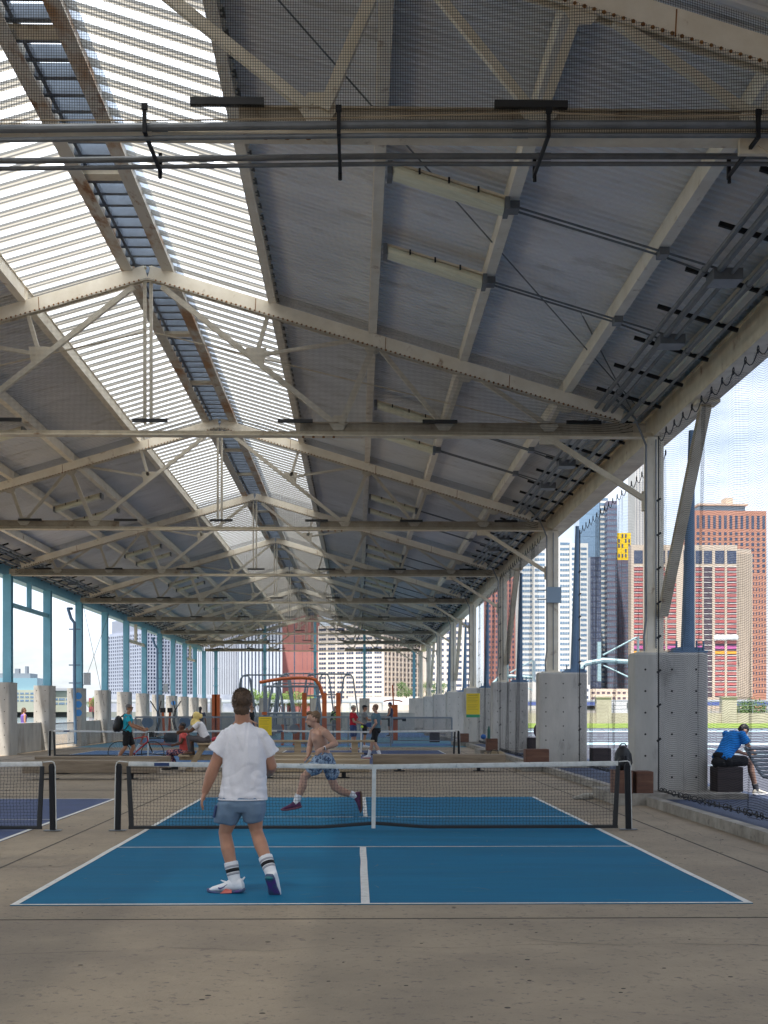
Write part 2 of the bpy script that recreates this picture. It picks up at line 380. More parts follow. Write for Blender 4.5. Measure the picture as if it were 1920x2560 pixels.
a.bar((XR-.22,Y0,ZT+.06),(XR-.22,YE,ZT+.06),.05,.09)
build(a, 'ridge_louvre', LOUV, shed)
a = MB(); 
for y in [t+4.07*j for t in TY[:-1] for j in (1,2)]: a.box(XR-.30, XR+.30, y-.12, y+.12, ZT-.06, ZT+.0)
build(a, 'ridge_tie', CREAM, shed)

def make_truss():
    zc = 6.46
    a = MB(); T = lambda u, z, dy=0: (XR+u, dy, z)
    for dx in (-.055, .055): a.bar(T(dx, zc+.22), T(dx, ZT-.22), .05, .09, up=(0,1,0))
    for s in (-1, 1):
        def mem(u1, z1, u2, z2, w=.075, h=.075, dy=0): a.bar(T(s*u1,z1,dy), T(s*u2,z2,dy), w, h)
        mem(.25, 9.10, 3.30, zc+.24, .09, .09, -.02)
        mem(4.0, zt(4.0)-.2, 3.42, zc+.22, .10, .10, -.04)
        mem(1.92, 7.92, 2.12, zt(2.12)-.22, .06, .07); mem(1.95, 7.90, 3.6, zt(3.6)-.22, .07, .06)
        a.add([T(s*1.72,8.03,-.03),T(s*2.1,8.03,-.03),T(s*2.05,7.72,-.03),T(s*1.95,7.7,-.03),T(s*1.72,8.03,-.015),T(s*2.1,8.03,-.015),T(s*2.05,7.72,-.015),T(s*1.95,7.7,-.015)], [(0,1,2,3),(7,6,5,4),(0,4,5,1),(1,5,6,2),(2,6,7,3),(3,7,4,0)])
        mem(4.12, zt(4.12)-.22, 5.22, zc+.22); mem(5.28, zc+.22, 5.6, zt(5.6)-.2, .08, .08)
        mem(5.9, zt(5.9)-.22, 7.1, zc+.22); mem(7.14, zc+.2, 7.34, zt(7.34)-.2)
        for u, z, hh in ((3.37,zc+.24,.15),(5.25,zc+.22,.12),(7.12,zc+.2,.11)):
            a.loft([(T(s*u,z,-.052),(.17,0,0),(0,0,hh)),(T(s*u,z,-.044),(.17,0,0),(0,0,hh))], 6)
        for u in (3.98,5.62,7.42): a.loft([(T(s*u,zt(u)-.27,-.052),(.15,0,0),(0,0,.10)),(T(s*u,zt(u)-.27,-.044),(.15,0,0),(0,0,.10))], 6)
    tr = build(a, 'truss', STEEL, shed)
    for s in (-1, 1):
        b = MB(); p = Vector(T(s*.03, ZT-.125)); q = Vector(T(s*8.42, zt(8.42)-.125))
        for dy in (-.075, .045): b.bar(p+Vector((0,dy,0)), q+Vector((0,dy,0)), .03, .25)
        b.bar(p+Vector((0,-.015,.11)), q+Vector((0,-.015,.11)), .12, .02)
        b.m = 1
        for u in (1.9, 4.2, 6.4): b.bar(T(s*u, zt(u)-.245,-.092), T(s*(u+.012), zt(u)-.01,-.092), .004, .012)
        build(b, 'top_chord', [STEEL, RUST], tr)
        b = MB(); u = .15
        while u < 8.3:
            r = .017+random.random()*.004; c = Vector(T(s*u, zt(u)-.222, -.0905)); b.cyl(c, c+Vector((0,-.014,0)), r, r*.6, 6); u += .083
        build(b, 'bolt_row', RUST, tr, kind='stuff')
    b = MB(); b.box(XR-8.85, XR+8.97, -.11, .11, zc, zc+.022); b.box(XR-8.85, XR+8.97, -.05, -.03, zc+.022, zc+.09)
    bc = build(b, 'bottom_chord', CREAM, tr)
    for s in (-1, 1):
        b = MB(); xa, xb = sorted((XR+s*2.7, XR+s*8.85)); b.box(xa, xb, -.028, -.010, zc+.0225, zc+.235); b.box(xa, xb, -.07, .03, zc+.235, zc+.25); build(b, 'web_plate', WEBSHADE, tr)
    b = MB()
    for k in range(4): b.cyl((XR+2.75+k*.18,-.06,zc+.0),(XR+2.75+k*.18,-.06,zc-.03),.022,n=6)
    build(b, 'bolt_row', RUST, tr, kind='stuff')
    for k in range(-3, 4):
        b = MB(); x = XR+k*2.56+.05; b.box(x-.31, x+.31, -.14, -.085, zc+.225, zc+.285); build(b, 'padding_strip', BLACK, tr)
    b = MB()
    for s in (-1, 1):
        grid_sheet(b, lambda a_, c_: Vector((XR+s*8.6*a_, -.125-.04*math.sin(9*a_)*c_*(1-c_)*4, zc+.02+(zt(8.6*a_)-zc-.25)*c_)), 20, 6,
                   lambda a_, c_: (20+s*8.6*a_, zc+.2+(zt(8.6*a_)-zc-.4)*c_+.02*math.sin(5*a_)))
    for s in (-1, 1):
        grid_sheet(b, lambda a_, c_: Vector((XR+s*(.5+8.3*a_), .05, zt(.5+8.3*a_)-.02+.25*c_)), 20, 1, lambda a_, c_: (20+s*8.3*a_, 3+.25*c_))
    build(b, 'bird_net', BIRD, tr)
    return tr
tr0 = make_truss(); tr0.location = (0, TY[0], 0)
for k, y in enumerate(TY[1:]):
    c = tr0.copy(); COL.objects.link(c); c.location = (0, y, 0); ORG[c.name] = ORG[tr0.name]
    for ch in kids(tr0): q = ch.copy(); COL.objects.link(q); q.parent = c
# thin rods and flat ties at the third truss
tyA = TY[2]
a = MB()
for s in (-1, 1): a.bar((XR+s*.1, tyA+.1, 8.32), (XR+s*6.9, tyA+.1, 6.72), .05, .012)
build(a, 'tie_rod', CREAM, shed)
for (p, q) in (((4.9,tyA-.3,7.0),(-1.2,12.5,8.85)), ((5.0,tyA+.2,6.9),(3.2,tyA-4,7.7))):
    a = MB(); a.cyl(p, q, .011, n=6); build(a, 'sag_rod', GALV, shed)
# right-hand columns, piers and outrigger poles
def hcol(mb, X, Y, z0, z1, w=.30):
    mb.box(X-w/2, X+w/2, Y-w/2, Y-w/2+.02, z0, z1); mb.box(X-w/2, X+w/2, Y+w/2-.02, Y+w/2, z0, z1); mb.box(X-.012, X+.012, Y-w/2+.02, Y+w/2-.02, z0, z1)
for k, y in enumerate(TY):
    if k == 0: continue
    a = MB(); a.box(5.155, 5.445, y-.145, y+.145, 2.64, 6.46); a.box(5.02, 5.5, y-.22, y+.22, 2.62, 2.65)
    c = build(a, 'column', STEEL, shed)
    a = MB(); a.bar((5.15,y-.06,5.34),(3.42,y-.06,6.44),.09,.09); a.box(5.08,5.16,y-.1,y,5.15,5.5); a.box(3.25,3.6,y-.09,y-.03,6.33,6.46); build(a, 'knee_brace', CREAM, c)
    a = MB(); a.tube([(5.1,y-.2,2.2),(5.08,y-.2,2.9),(5.12,y-.19,3.2),(5.12,y-.19,6.3),(4.9,y-.3,6.75),(4.5,y-.4,7.1)], .022, 6)
    a.tube([(5.3,y-.18,2.7),(5.3,y-.18,6.4)], .014, 6); build(a, 'conduit', GALV, c)
    if k % 2 == 0:
        a = MB(); a.bar((5.42,y-.18,3.3),(5.5,y-2.75,6.42),.17,.14); a.box(5.33,5.68,y-2.95,y-2.55,6.42,6.47); build(a, 'strut', CREAM, c)
    a = MB(); xa, xb, ya, yb = 4.88, 6.2, y-.32, y+.26; ch = .05
    a.loft([(((xa+xb)/2,(ya+yb)/2,z),((xb-xa)/2,0,0),(0,(yb-ya)/2,0)) for z in (0.19,2.58)], 24, 14)
    a.loft([(((xa+xb)/2,(ya+yb)/2,z),((xb-xa)/2-g,0,0),(0,(yb-ya)/2-g,0)) for z,g in ((2.58,0),(2.62,.03))], 24, 14)
    a.m = 1
    for i in range(6):
        for X in (5.08, 5.55, 5.98): a.cyl((X,ya-.003,.42+i*.38),(X,ya+.01,.42+i*.38),.019,n=8)
    build(a, 'concrete_pier', [PIER, HOLE], shed)
    a = MB(); a.box(4.36, 6.6, y-1.35, y+.9, 0.0, .19); build(a, 'plinth', CURB, shed)
    a = MB(); yy = y
    vs = []
    for z, x0, x1 in ((2.72,5.79,6.03),(6.6,5.93,6.03)):
        hw = (x1-x0)/2; cx = (x0+x1)/2
        vs.append(((cx,yy,z),(hw,0,0),(0,hw,0)))
    a.loft(vs, 12, 3); pl = build(a, 'outrigger_pole', POLEB, shed)
    a = MB(); a.box(5.58,6.2,yy-.28,yy+.24,2.62,2.66); a.box(5.66,6.14,yy-.2,yy+.2,2.66,2.72)
    for dx in (-.24,-.12,.12,.24): a.cyl((5.9+dx,yy-.2,2.66),(5.9+dx,yy-.2,2.83),.02,n=6)
    build(a, 'base_plate', POLEB, pl)
# left-hand columns and piers (every half bay)
LY = [35.6+6.1*k for k in range(13)]
for k, y in enumerate(LY):
    a = MB(); hcol(a, -12.6, y, 2.6, 6.5, .30); c = build(a, 'column', TURQ, shed)
    a = MB(); xa, xb, ya, yb = -13.0, -12.33, y-.78, y+.35
    a.loft([(((xa+xb)/2,(ya+yb)/2,z),((xb-xa)/2,0,0),(0,(yb-ya)/2,0)) for z in (0,2.6)], 24, 12)
    a.m = 1
    for i in range(6):
        a.cyl((-12.52,ya-.003,.3+i*.42),(-12.52,ya+.01,.3+i*.42),.018,n=8); a.cyl((-12.86,ya-.003,.3+i*.42),(-12.86,ya+.01,.3+i*.42),.018,n=8)
    p = build(a, 'concrete_pier', [PIER, HOLE], shed)
    if k in (4, 9):
        for i in range(3):
            a = MB(); z = (2.25,1.87,1.49)[i] if k == 4 else 2.1
            if k == 9 and i: break
            a.cyl((-12.47,ya-.004,z),(-12.47,ya-.001,z),.155,n=24); build(a, 'painted_dot', DOTB, p)
    if k in (2, 6, 10):
        a = MB(); a.bar((-12.6,y+.15,5.45),(-12.6,y+5.95,5.45),.10,.16); a.box(-12.68,-12.52,y+3,y+3.16,5.5,6.5); build(a, 'portal_strut', TURQ if k==2 else CREAM, c)
    if k in (4, 8):
        a = MB(); q = [(-12.9,y-.2,6.2),(-12.9,y-.95,6.15),(-12.75,y-1.0,5.7),(-12.6,y-1.0,5.5),(-12.6,y-1.0,3.0),(-12.56,y-1.0,.1)]
        a.tube(q, .07, 8)
        for z in (5.2,3.6,2.8): a.box(-12.85,-12.35,y-1.02,y-.9,z,z+.05)
        build(a, 'downpipe', POLEB, c)
        a = MB(); a.box(-12.3,-12.02,y-.5,y-.3,2.75,3.3); build(a, 'junction_box', mat('pale_box', (.55,.57,.58), .6), c)
    if k in (4, 8):
        a = MB(); a.cyl((-12.4,y,6.3),(-12.5,y+6.1,1.2),.012,n=5); a.cyl((-12.4,y+6.1,6.4),(-12.5,y,2.5),.012,n=5); build(a, 'brace_rod', GALV, c)
for X in (-11.6, -7.6, -3.45, .62, 4.72):
    a = MB(); a.box(X-.11, X+.11, 108.5, 108.75, 2.6, 6.46 if abs(X+3.7) > 6 else 9.0); c = build(a, 'gable_column', TURQ, shed)
    for z in (3.6, 5, 6.4): b = MB(); b.box(X-.22,X+.22,108.4,108.5,z,z+.06); build(b, 'bracket', TURQ, c)
    a = MB(); a.box(X-.42, X+.42, 108.2, 109, 0, 2.6); build(a, 'concrete_pier', PIER, shed)
# kerb along the court side, parapets between the left piers
m = MB()
for k in range(1, 10):
    ya, yb = TY[k-1]+.95, TY[k]-1.4
    m.box(4.86, 5.02, ya if k > 1 else -20, yb, 0, .15)
props(build(m, 'kerb', CURB), 'long low weathered concrete kerb between the concrete floor and the navy rubber strip', 'kerb')
first = None
for k in range(2, 12):
    y0, y1 = LY[k]+.38, LY[k+1]-.8
    if k == 3:
        a = MB()
        for z in (1.05,): a.bar((-12.7,y0,z),(-12.7,y1,z),.05,.05)
        a.bar((-12.7,y0,.15),(-12.7,y1,.15),.04,.04)
        for i in range(26): a.cyl((-12.7,y0+.1+i*.19,.15),(-12.7,y0+.1+i*.19,1.05),.01,n=5)
        solo(a, 'railing', GREYP, 'metal baluster railing between two concrete piers, open to the water', 'railing'); continue
    a = MB(); a.box(-12.86, -12.66, y0, y1, 0, 1.12)
    lab = {2:'low concrete parapet wall nearest the camera on the left, behind the near net end', 4:'low concrete parapet wall just right of the pier painted with three blue dots', 5:'low concrete parapet wall behind the man wheeling the bicycle'}.get(k, f'low concrete parapet wall down the left side, {["third","fourth","fifth","sixth","seventh","farthest"][min(5,max(0,k-6))]} wall beyond the painted dots')
    solo(a, 'parapet_wall', PIER, lab, 'wall', 'parapet walls between the left piers')
a = MB(); a.box(-12.2, 4.6, 104.6, 104.9, 0, 1.35); a.box(-12.25, 4.65, 104.55, 104.95, 1.35, 1.42)
solo(a, 'end_wall', PIER, 'long waist-high concrete wall closing the far end of the shed', 'wall')
#==PART3==
# ================================================================== SERVICES UNDER THE ROOF
def lamp(X0, y, side, label):
    u0 = abs(X0-XR)+.12; z = zt(u0)-.05
    t = thing('batten_lamp', label, 'lamp', (XR+side*u0, y, z), 'long batten lamps under the roof')
    p = Vector((XR+side*u0, y, z)); q = Vector((XR+side*(u0+1.42), y, z-SL*1.42))
    a = MB(); a.bar(p, q, .20, .05); a.bar(p+Vector((0,-.12,.03)), q+Vector((0,-.12,.03)), .03, .03); build(a, 'housing', CREAM, t)
    a = MB(); a.loft([(p+Vector((side*.04,0,-.05)),(0,.155,0),(0,0,.07)),(q+Vector((-side*.04,0,-.05)),(0,.155,0),(0,0,.07))], 12, 3); build(a, 'diffuser', LAMP, t)
    for e in (p, q): a = MB(); a.box(e.x-.03,e.x+.03,y-.165,y+.165,e.z-.12,e.z+.03); build(a, 'end_cap', GALV, t)
    for i in (1,2,3): r = p.lerp(q, i/4); a = MB(); a.box(r.x-.012,r.x+.012,y-.18,y-.158,r.z-.03,r.z+.04); build(a, 'clip', BLACKM, t)
ORD = ['nearest','second','third','fourth','fifth','sixth','seventh','eighth','ninth','tenth','eleventh','twelfth','thirteenth','fourteenth','fifteenth','farthest']
for k in range(1, 9):
    for off in (4.8, 7.6):
        y = TY[k]+off
        i_ = (k-1)*2+(off > 5); nm = ORD[i_]
        lamp(.28, y, 1, f'unlit yellowed batten lamp under the right roof slope, {nm} from the camera')
        if k > 1: lamp(XR-(.28-XR), y, -1, f'unlit grey-cream batten lamp under the left roof slope, {ORD[i_-2]} from the camera')
        a = MB()
        for dz, dy in ((0,0),(.02,.13)):
            pts = []
            for u in (5.5, 5.62, 7.4, 8.05, 8.35): pts.append((XR+u, y+dy, zt(u)-.05-dz*(0 if u<8 else 2)))
            a.tube(pts, .015, 6)
        for u in (5.62, 7.45): a.box(XR+u-.06,XR+u+.06,y-.04,y+.17,zt(u)-.09,zt(u)+.01)
        solo(a, 'conduit_run', GALV, f'thin dark conduit pair down the right slope beside the {nm} right-hand lamp', 'conduit', 'conduits down the right roof slope')
for sd, nm in ((1,'right'), (-1,'left')):
    t = thing('conduit_rack', f'rack of long dark conduits hung along the {nm} eave', 'conduit rack', (XR+sd*8.2, 0, 6.8))
    for u, dz, r in ((7.95,.05,.035),(8.1,.05,.045),(8.24,.05,.028),(8.5,.06,.04),(8.68,.06,.024)):
        a = MB(); z = zt(u)-dz-.06; a.cyl((XR+sd*u, -10, z), (XR+sd*u, 109, z), r, n=7)
        for y in range(-8, 109, 3): a.cyl((XR+sd*u, y, z), (XR+sd*u, y+.12, z), r*1.3, n=7)
        build(a, 'conduit', GALV, t)
    y = -9.5
    while y < 108:
        a = MB(); a.bar((XR+sd*7.8,y,zt(7.8)-.03),(XR+sd*8.9,y,zt(8.9)-.03),.05,.05); build(a, 'channel', BLACKM, t); y += 1.52
    for k in range(1, 9):
        for off in (4.8,7.6): a = MB(); a.box(XR+sd*8.2-.18, XR+sd*8.2+.18, TY[k]+off-.15, TY[k]+off+.2, zt(8.2)-.2, zt(8.2)-.06); build(a, 'junction_box', GALV, t)
# pipes either side of the nearest bottom chord
t = thing('cross_pipes', 'four grey conduits crossing the whole width on brackets under the nearest roof truss', 'pipe', (0, 11.2, 6.5))
for y, dz, r, nm in ((10.95,0,.034,1),(10.97,-.083,.021,1),(11.70,.05,.027,2),(11.72,-.01,.020,2)):
    zf = lambda x: (6.33+(x+12)*.0088 if x < -2.95 else 6.41+(x+2.95)*.0215 if x < .23 else 6.478+(x-.23)*.0085)+dz
    a = MB(); a.tube([(x, y, zf(x)) for x in (-12,-2.95,-1.4,.23,2,5.2)], r, 10)
    for x in range(-11, 5, 3): a.tube([(x+.3*nm,y,zf(x+.3*nm)),(x+.3*nm+.13,y,zf(x+.3*nm+.13))], r*1.16, 10)
    build(a, 'pipe', GALV, t)
for x in (-5.2, -3.5, -1.75, -.15, 1.59, 3.34):
    a = MB(); a.bar((x,10.90,6.37),(x,11.78,6.40),.028,.028); a.box(x-.016,x+.016,10.87,10.90,6.36,6.585); a.box(x-.016,x+.016,11.74,11.77,6.37,6.56); a.cyl((x,11.74,6.33),(x,11.74,6.40),.018,n=6); a.box(x-.024,x+.024,10.865,10.895,6.55,6.60)
    build(a, 'pipe_bracket', BLACKM, t)
a = MB(); a.tube([(-6,10.89,6.44),(-1.75,10.89,6.465),(-.15,10.89,6.50),(.6,10.89,6.53),(1.59,10.89,6.56),(2.4,10.89,6.535),(3.34,10.89,6.56),(4.5,10.89,6.54)], .006, 5); build(a, 'cord', PINE, t)
a = MB(); a.box(5.1,5.5,TY[3]-.3,TY[3]-.17,4.5,4.92)
for z in (4.58,4.83): a.box(4.86,5.1,TY[3]-.2,TY[3]-.17,z,z+.03)
solo(a, 'electrical_cabinet', mat('cabinet_blue_grey',(.30,.40,.50),.5), 'square blue-grey electrical cabinet strapped to the second white column from the right', 'cabinet')
# ================================================================== CURTAIN NETS ON THE RIGHT
def curtain(p, q, ztop, zbot, label, bunch=0):
    a = MB(); ln = math.hypot(q[0]-p[0], q[1]-p[1])
    def f(u, v):
        x = p[0]+(q[0]-p[0])*u; y = p[1]+(q[1]-p[1])*u
        sag = .10*math.sin(u*ln/1.15*math.pi)**2*(v) if v > .5 else .05*math.sin(u*ln*1.2)
        z = zbot+(ztop-zbot)*v-.12*abs(math.sin(u*ln/1.0*math.pi/1))*(v**6)
        return Vector((x+.07*math.sin(y*2.1+v*2)+.05*math.sin(y*5.3)+.05*noise.noise((y,v*3,1)), y, z))
    grid_sheet(a, f, 90, 24, lambda u, v: (50+u*ln*1.12, 10+(ztop-zbot)*v+.05*math.sin(u*ln*3.1)+.03*math.sin(u*ln*7+v*4)))
    t = thing('curtain_net', label, 'net', (p[0], p[1], zbot), 'black curtain nets along the right side')
    build(a, 'mesh', SIDE, t)
    a = MB(); pts = []; n = int(ln/.55)
    for i in range(n*6+1):
        u = i/(n*6); x = p[0]+(q[0]-p[0])*u; y = p[1]+(q[1]-p[1])*u; pts.append((x, y, ztop-.13*abs(math.sin(u*n*math.pi))))
    a.tube(pts, .008, 5); build(a, 'head_rope', BLACK, t)
    for i in range(n):
        u = i/n; x = p[0]+(q[0]-p[0])*u; y = p[1]+(q[1]-p[1])*u
        a = MB(); a.tube([(x, y+.04*math.cos(k/8*6.283), ztop+.05*math.sin(k/8*6.283)) for k in range(8)], .008, 5, closed=True); build(a, 'ring', BLACK, t)
    a = MB(); pts = []
    for i in range(n*5+1):
        u = i/(n*5); x = p[0]+(q[0]-p[0])*u+.09*noise.noise((i*.3,2,1)); y = p[1]+(q[1]-p[1])*u; pts.append((x, y, zbot+.03+.02*abs(math.sin(i*1.1))))
    a.tube(pts, .012, 5)
    for i in range(n*2):
        u = (i+random.random()*.6)/(n*2); x = p[0]+(q[0]-p[0])*u; y = p[1]+(q[1]-p[1])*u; b = random.random()*3
        a.tube([(x+.045*math.cos(b)*math.cos(k/8*6.283), y+.045*math.sin(b)*math.cos(k/8*6.283), zbot+.05+.045*math.sin(k/8*6.283)) for k in range(8)], .008, 5, closed=True)
    build(a, 'foot_rope', BLACK, t)
    a = MB(); pts = [(q[0]+.03*noise.noise((z*2,1,3)), q[1]-.02, zbot+(ztop-zbot)*z/20) for z in range(21)]; a.tube(pts, .013, 5)
    for z in range(3,19,2): a.cyl((q[0]-.03,q[1]-.03,zbot+z*.3),(q[0]+.04,q[1]-.02,zbot+z*.3+.05),.02,n=5)
    build(a, 'side_rope', BLACK, t)
    return t
curtain((5.42, 8.5), (5.28, 22.95), 6.4, .16, 'black curtain net nearest the camera, hanging across the first concrete pier on the right')
curtain((5.75, 24.4), (5.92, 34.9), 6.4, .16, 'black curtain net hanging between the first and second concrete piers on the right')
curtain((5.1, 36.5), (5.12, 47.0), 6.4, .16, 'black curtain net hanging in front of the third concrete pier on the right')
curtain((5.5, 48.6), (5.5, 59.2), 6.4, .16, 'black curtain net between the third and fourth concrete piers on the right')
# ================================================================== PICKLEBALL NETS
NETW = 6.72
def make_net(label, X, Y):
    t = thing('court_net', label, 'net', (X, Y, 0), 'black court nets with white tapes')
    top = lambda x: .915-.045*(1-abs(x)/3.36)
    bot = lambda x: .035+.05*max(0, 1-abs(x)/.7)
    fr = lambda x: (Vector((X+x, Y, 0)))
    a = MB(); n = 150
    def pt(x, v, ph=0):
        zz = bot(x)+(top(x)-.03-bot(x))*v
        return (X+x+.006*noise.noise((x*3,v*6,2))+.012*math.sin(x*1.7)*math.sin(v*3.1), Y+.02*math.sin(v*3)*math.sin(x*2), zz+.005*noise.noise((x*5,v*5,8)))
    for i in range(n+1):
        x = -3.24+6.48*i/n; a.tube([pt(x+(.004 if j%2 else -.004), j/20) for j in range(21)], .0021, 3, cap=False)
    for j in range(21): a.tube([pt(-3.24+6.48*i/n, j/20+(.0025 if i%2 else -.0025)) for i in range(n+1)], .0021, 3, cap=False)
    build(a, 'mesh', BLACK, t)
    a = MB()
    xs = [-3.26+6.52*i/60 for i in range(61)]
    a.loft([((X+x, Y, top(x)-.022), (0,.011+.003*noise.noise((x*5,0,0)),0), (0,0,.033+.003*noise.noise((x*4,3,0)))) for x in xs], 10, 3)
    build(a, 'top_tape', LINE, t)
    a = MB(); a.loft([((X+x, Y, bot(x)+.012), (0,.006,0), (0,0,.022)) for x in xs], 8, 3); build(a, 'bottom_tape', BLACK, t)
    a = MB(); a.loft([((X-.01, Y-.014, .03),(.027,0,0),(0,.004,0)),((X, Y-.014, .88),(.027,0,0),(0,.004,0))], 8, 4); build(a, 'centre_strap', LINE, t)
    a = MB(); a.box(X-2.92,X-2.72,Y-.016,Y-.011,.862,.905); build(a, 'tape_label', NAVY, t)
    for s in (-1, 1):
        a = MB(); a.loft([((X+s*3.22,Y,.03),(.035,0,0),(0,.012,0)),((X+s*3.26,Y,.86),(.03,0,0),(0,.012,0))], 8, 3)
        for z in (.2,.42,.64): a.cyl((X+s*3.24,Y-.02,z),(X+s*3.24,Y-.012,z),.009,n=6)
        build(a, 'side_band', BLACK, t)
        a = MB(); a.loft([((X+s*3.40,Y,.012),(.038,0,0),(0,.03,0)),((X+s*3.385,Y,.86),(.038,0,0),(0,.03,0))], 12, 4)
        a.loft([((X+s*3.385,Y,.86),(.038,0,0),(0,.03,0)),((X+s*3.385,Y,.895),(.025,0,0),(0,.022,0))], 12, 4)
        po = build(a, 'post', BLACKM, t)
        a = MB(); a.tube([(X+s*3.445,Y,.03),(X+s*3.43,Y,.86),(X+s*3.415,Y,.91),(X+s*3.385,Y,.925),(X+s*3.27,Y,.915)], .008, 6); build(a, 'post_edge', LINE, po)
        a = MB(); a.box(X+s*3.40-.11,X+s*3.40+.11,Y-.07,Y+.07,.008,.016); build(a, 'foot_plate', GALV, po)
    return t
net = make_net('black pickleball net with white top tape across the bright blue front court', .23, 17.53)
copy_tree(net, None, (-7.66, .0, 0), 'black net cut off by the left edge of the photo, over the navy court')
copy_tree(net, None, (-.08, 28.2, 0), 'black net across the far right navy court behind the wooden tables')
copy_tree(net, None, (-7.45, 28.2, 0), 'black net across the far left blue court behind the man with the bicycle')
# ================================================================== SEATS AND TABLES
def beam_bench(x0, x1, y, label, w=.5, m=WOOD):
    t = thing('beam_bench', label, 'bench', ((x0+x1)/2, y, 0), 'heavy timber beam benches')
    a = MB(); a.loft([((x0,y,.30),(0,w/2,0),(0,0,.15)),((x1,y,.30),(0,w/2,0),(0,0,.15))], 24, 14); build(a, 'beam', m, t)
    for f in (.2, .8):
        x = x0+(x1-x0)*f; a = MB(); a.cyl((x,y,0.02),(x,y,.15),.05,n=10); a.box(x-.14,x+.14,y-.14,y+.14,0,.02); a.box(x-.14,x+.14,y-.14,y+.14,.135,.15); build(a, 'pedestal', BLACKM, t)
beam_bench(-7.7, -4.62, 30.7, 'long grey timber beam bench on the left behind the front nets, the nearer of two')
beam_bench(-8.05, -4.72, 33.3, 'long grey timber beam bench on the left just behind another, in front of the cyclist')
beam_bench(-2.75, .3, 31.2, 'pale timber beam bench behind the running man, nearer of two', m=PINE)
beam_bench(-2.9, .1, 34.0, 'pale timber beam bench between the running man and the wooden picnic table', m=PINE)
beam_bench(.42, 3.9, 34.6, 'grey low timber beam bench right of the pale ones, before the far navy court')
def picnic(cx, cy, ln, rz, label):
    t = thing('picnic_table', label, 'table', (cx, cy, 0), 'wooden picnic tables', rz, local=True)
    a = MB()
    for i in range(5): a.box(-ln/2, ln/2, -.36+i*.147, -.36+i*.147+.14, .71, .75)
    build(a, 'tabletop', PINE, t)
    for s in (-1,1):
        a = MB()
        for i in range(2): a.box(-ln/2, ln/2, s*.72-.145+i*.147, s*.72-.145+i*.147+.14, .40, .44)
        build(a, 'seat', PINE, t)
    for x in (-ln/2+.35, ln/2-.35):
        for s in (-1,1): a = MB(); a.bar((x,s*.62,0),(x,s*.18,.71),.045,.14,up=(0,s,1)); build(a, 'leg', PINE, t)
        a = MB(); a.box(x+.03,x+.075,-.84,.84,.30,.40); a.box(x+.03,x+.075,-.34,.34,.62,.71); build(a, 'cross_rail', PINE, t)
    return t
picnic(-3.85, 35.0, 1.7, R(96), 'wooden picnic table seen end-on with a woman in a yellow headscarf sitting on its top')
t = thing('plank_table', 'long wooden plank table on square posts behind the running man', 'table', (-1.2, 37.6, 0))
a = MB(); a.box(-2.85,.5,37.3,37.62,.70,.75); a.box(-2.85,.5,37.64,37.95,.70,.75); build(a, 'tabletop', PINE, t)
a = MB(); a.box(-2.3,.2,37.0,37.28,.36,.41); build(a, 'seat', PINE, t)
for x in (-1.68,-.06): a = MB(); a.box(x-.09,x+.09,37.35,37.5,0,.7); build(a, 'post', PINE, t)
for x in (-1.5,.0): a = MB(); a.box(x-.06,x+.06,37.05,37.2,0,.36); build(a, 'post', PINE, t)
def block(cx, cy, z, sx, sy, sz, m, label):
    a = MB(); a.loft([((cx,cy,z),(sx/2,0,0),(0,sy/2,0)),((cx,cy,z+sz-.01),(sx/2,0,0),(0,sy/2,0)),((cx,cy,z+sz),(sx/2-.012,0,0),(0,sy/2-.012,0))], 24, 18)
    return solo(a, 'timber_block', m, label, 'block', 'timber seat blocks by the piers')
block(4.90, 22.5, .19, .30, .42, .37, REDW, 'reddish timber block at the left side of the nearest concrete pier on the right')
block(4.53, 22.45, .19, .30, .5, .39, REDW, 'orange-brown timber block under the black backpack beside the right net post')
block(6.45, 22.85, .19, .46, .5, .43, DARKW, 'dark timber block the man in the blue shirt sits on')
block(4.70, 34.4, .19, .62, .5, .40, REDW, 'reddish timber block at the lower left corner of the second right-hand pier')
block(6.42, 34.6, .19, .5, .5, .42, DARKW, 'dark purple-brown timber block right of the second right-hand pier')
block(4.75, 46.3, .19, .4, .4, .42, REDW, 'brown timber block behind the tan bag at the third right-hand pier')
block(4.75, 58.8, .19, .5, .4, .38, REDW, 'small reddish timber block at the foot of the pier under the yellow sign')
block(6.35, 46.6, .19, .6, .5, .45, DARKW, 'dark timber block just right of the third right-hand pier')
block(3.9, 66, 0, .5, .5, .5, DARKW, 'dark timber block on the playground floor by the far fence')
# steel slatted bench at the right edge
t = thing('slatted_bench', 'slate-blue steel slatted bench cut off by the right edge', 'bench', (6.8, 20.3, .1))
a = MB()
for i in range(7): a.tube([(6.12+i*.03, 20.55+0*i, 1.0-i*.062-.0), (8.1, 20.55, 1.0-i*.062)], .024, 6)
build(a, 'backrest', GREYP, t)
a = MB()
for i in range(7): a.tube([(6.36, 20.5-i*.07, .56), (8.1, 20.5-i*.07, .56)], .026, 6)
build(a, 'seat', GREYP, t)
for X in (6.2, 7.9):
    a = MB(); a.tube([(X-.1,20.58,1.03),(X+.08,20.56,.72),(X+.16,20.53,.58),(X+.26,20.5,.545),(X+.45,20.3,.54),(X+.5,20.05,.54)], .028, 8); build(a, 'arm_frame', GREYP, t)
a = MB(); a.cyl((6.75,20.3,.1),(6.75,20.3,.54),.035,n=8); a.cyl((6.4,20.3,.13),(7.4,20.3,.13),.035,n=8); build(a, 'pedestal', GREYP, t)
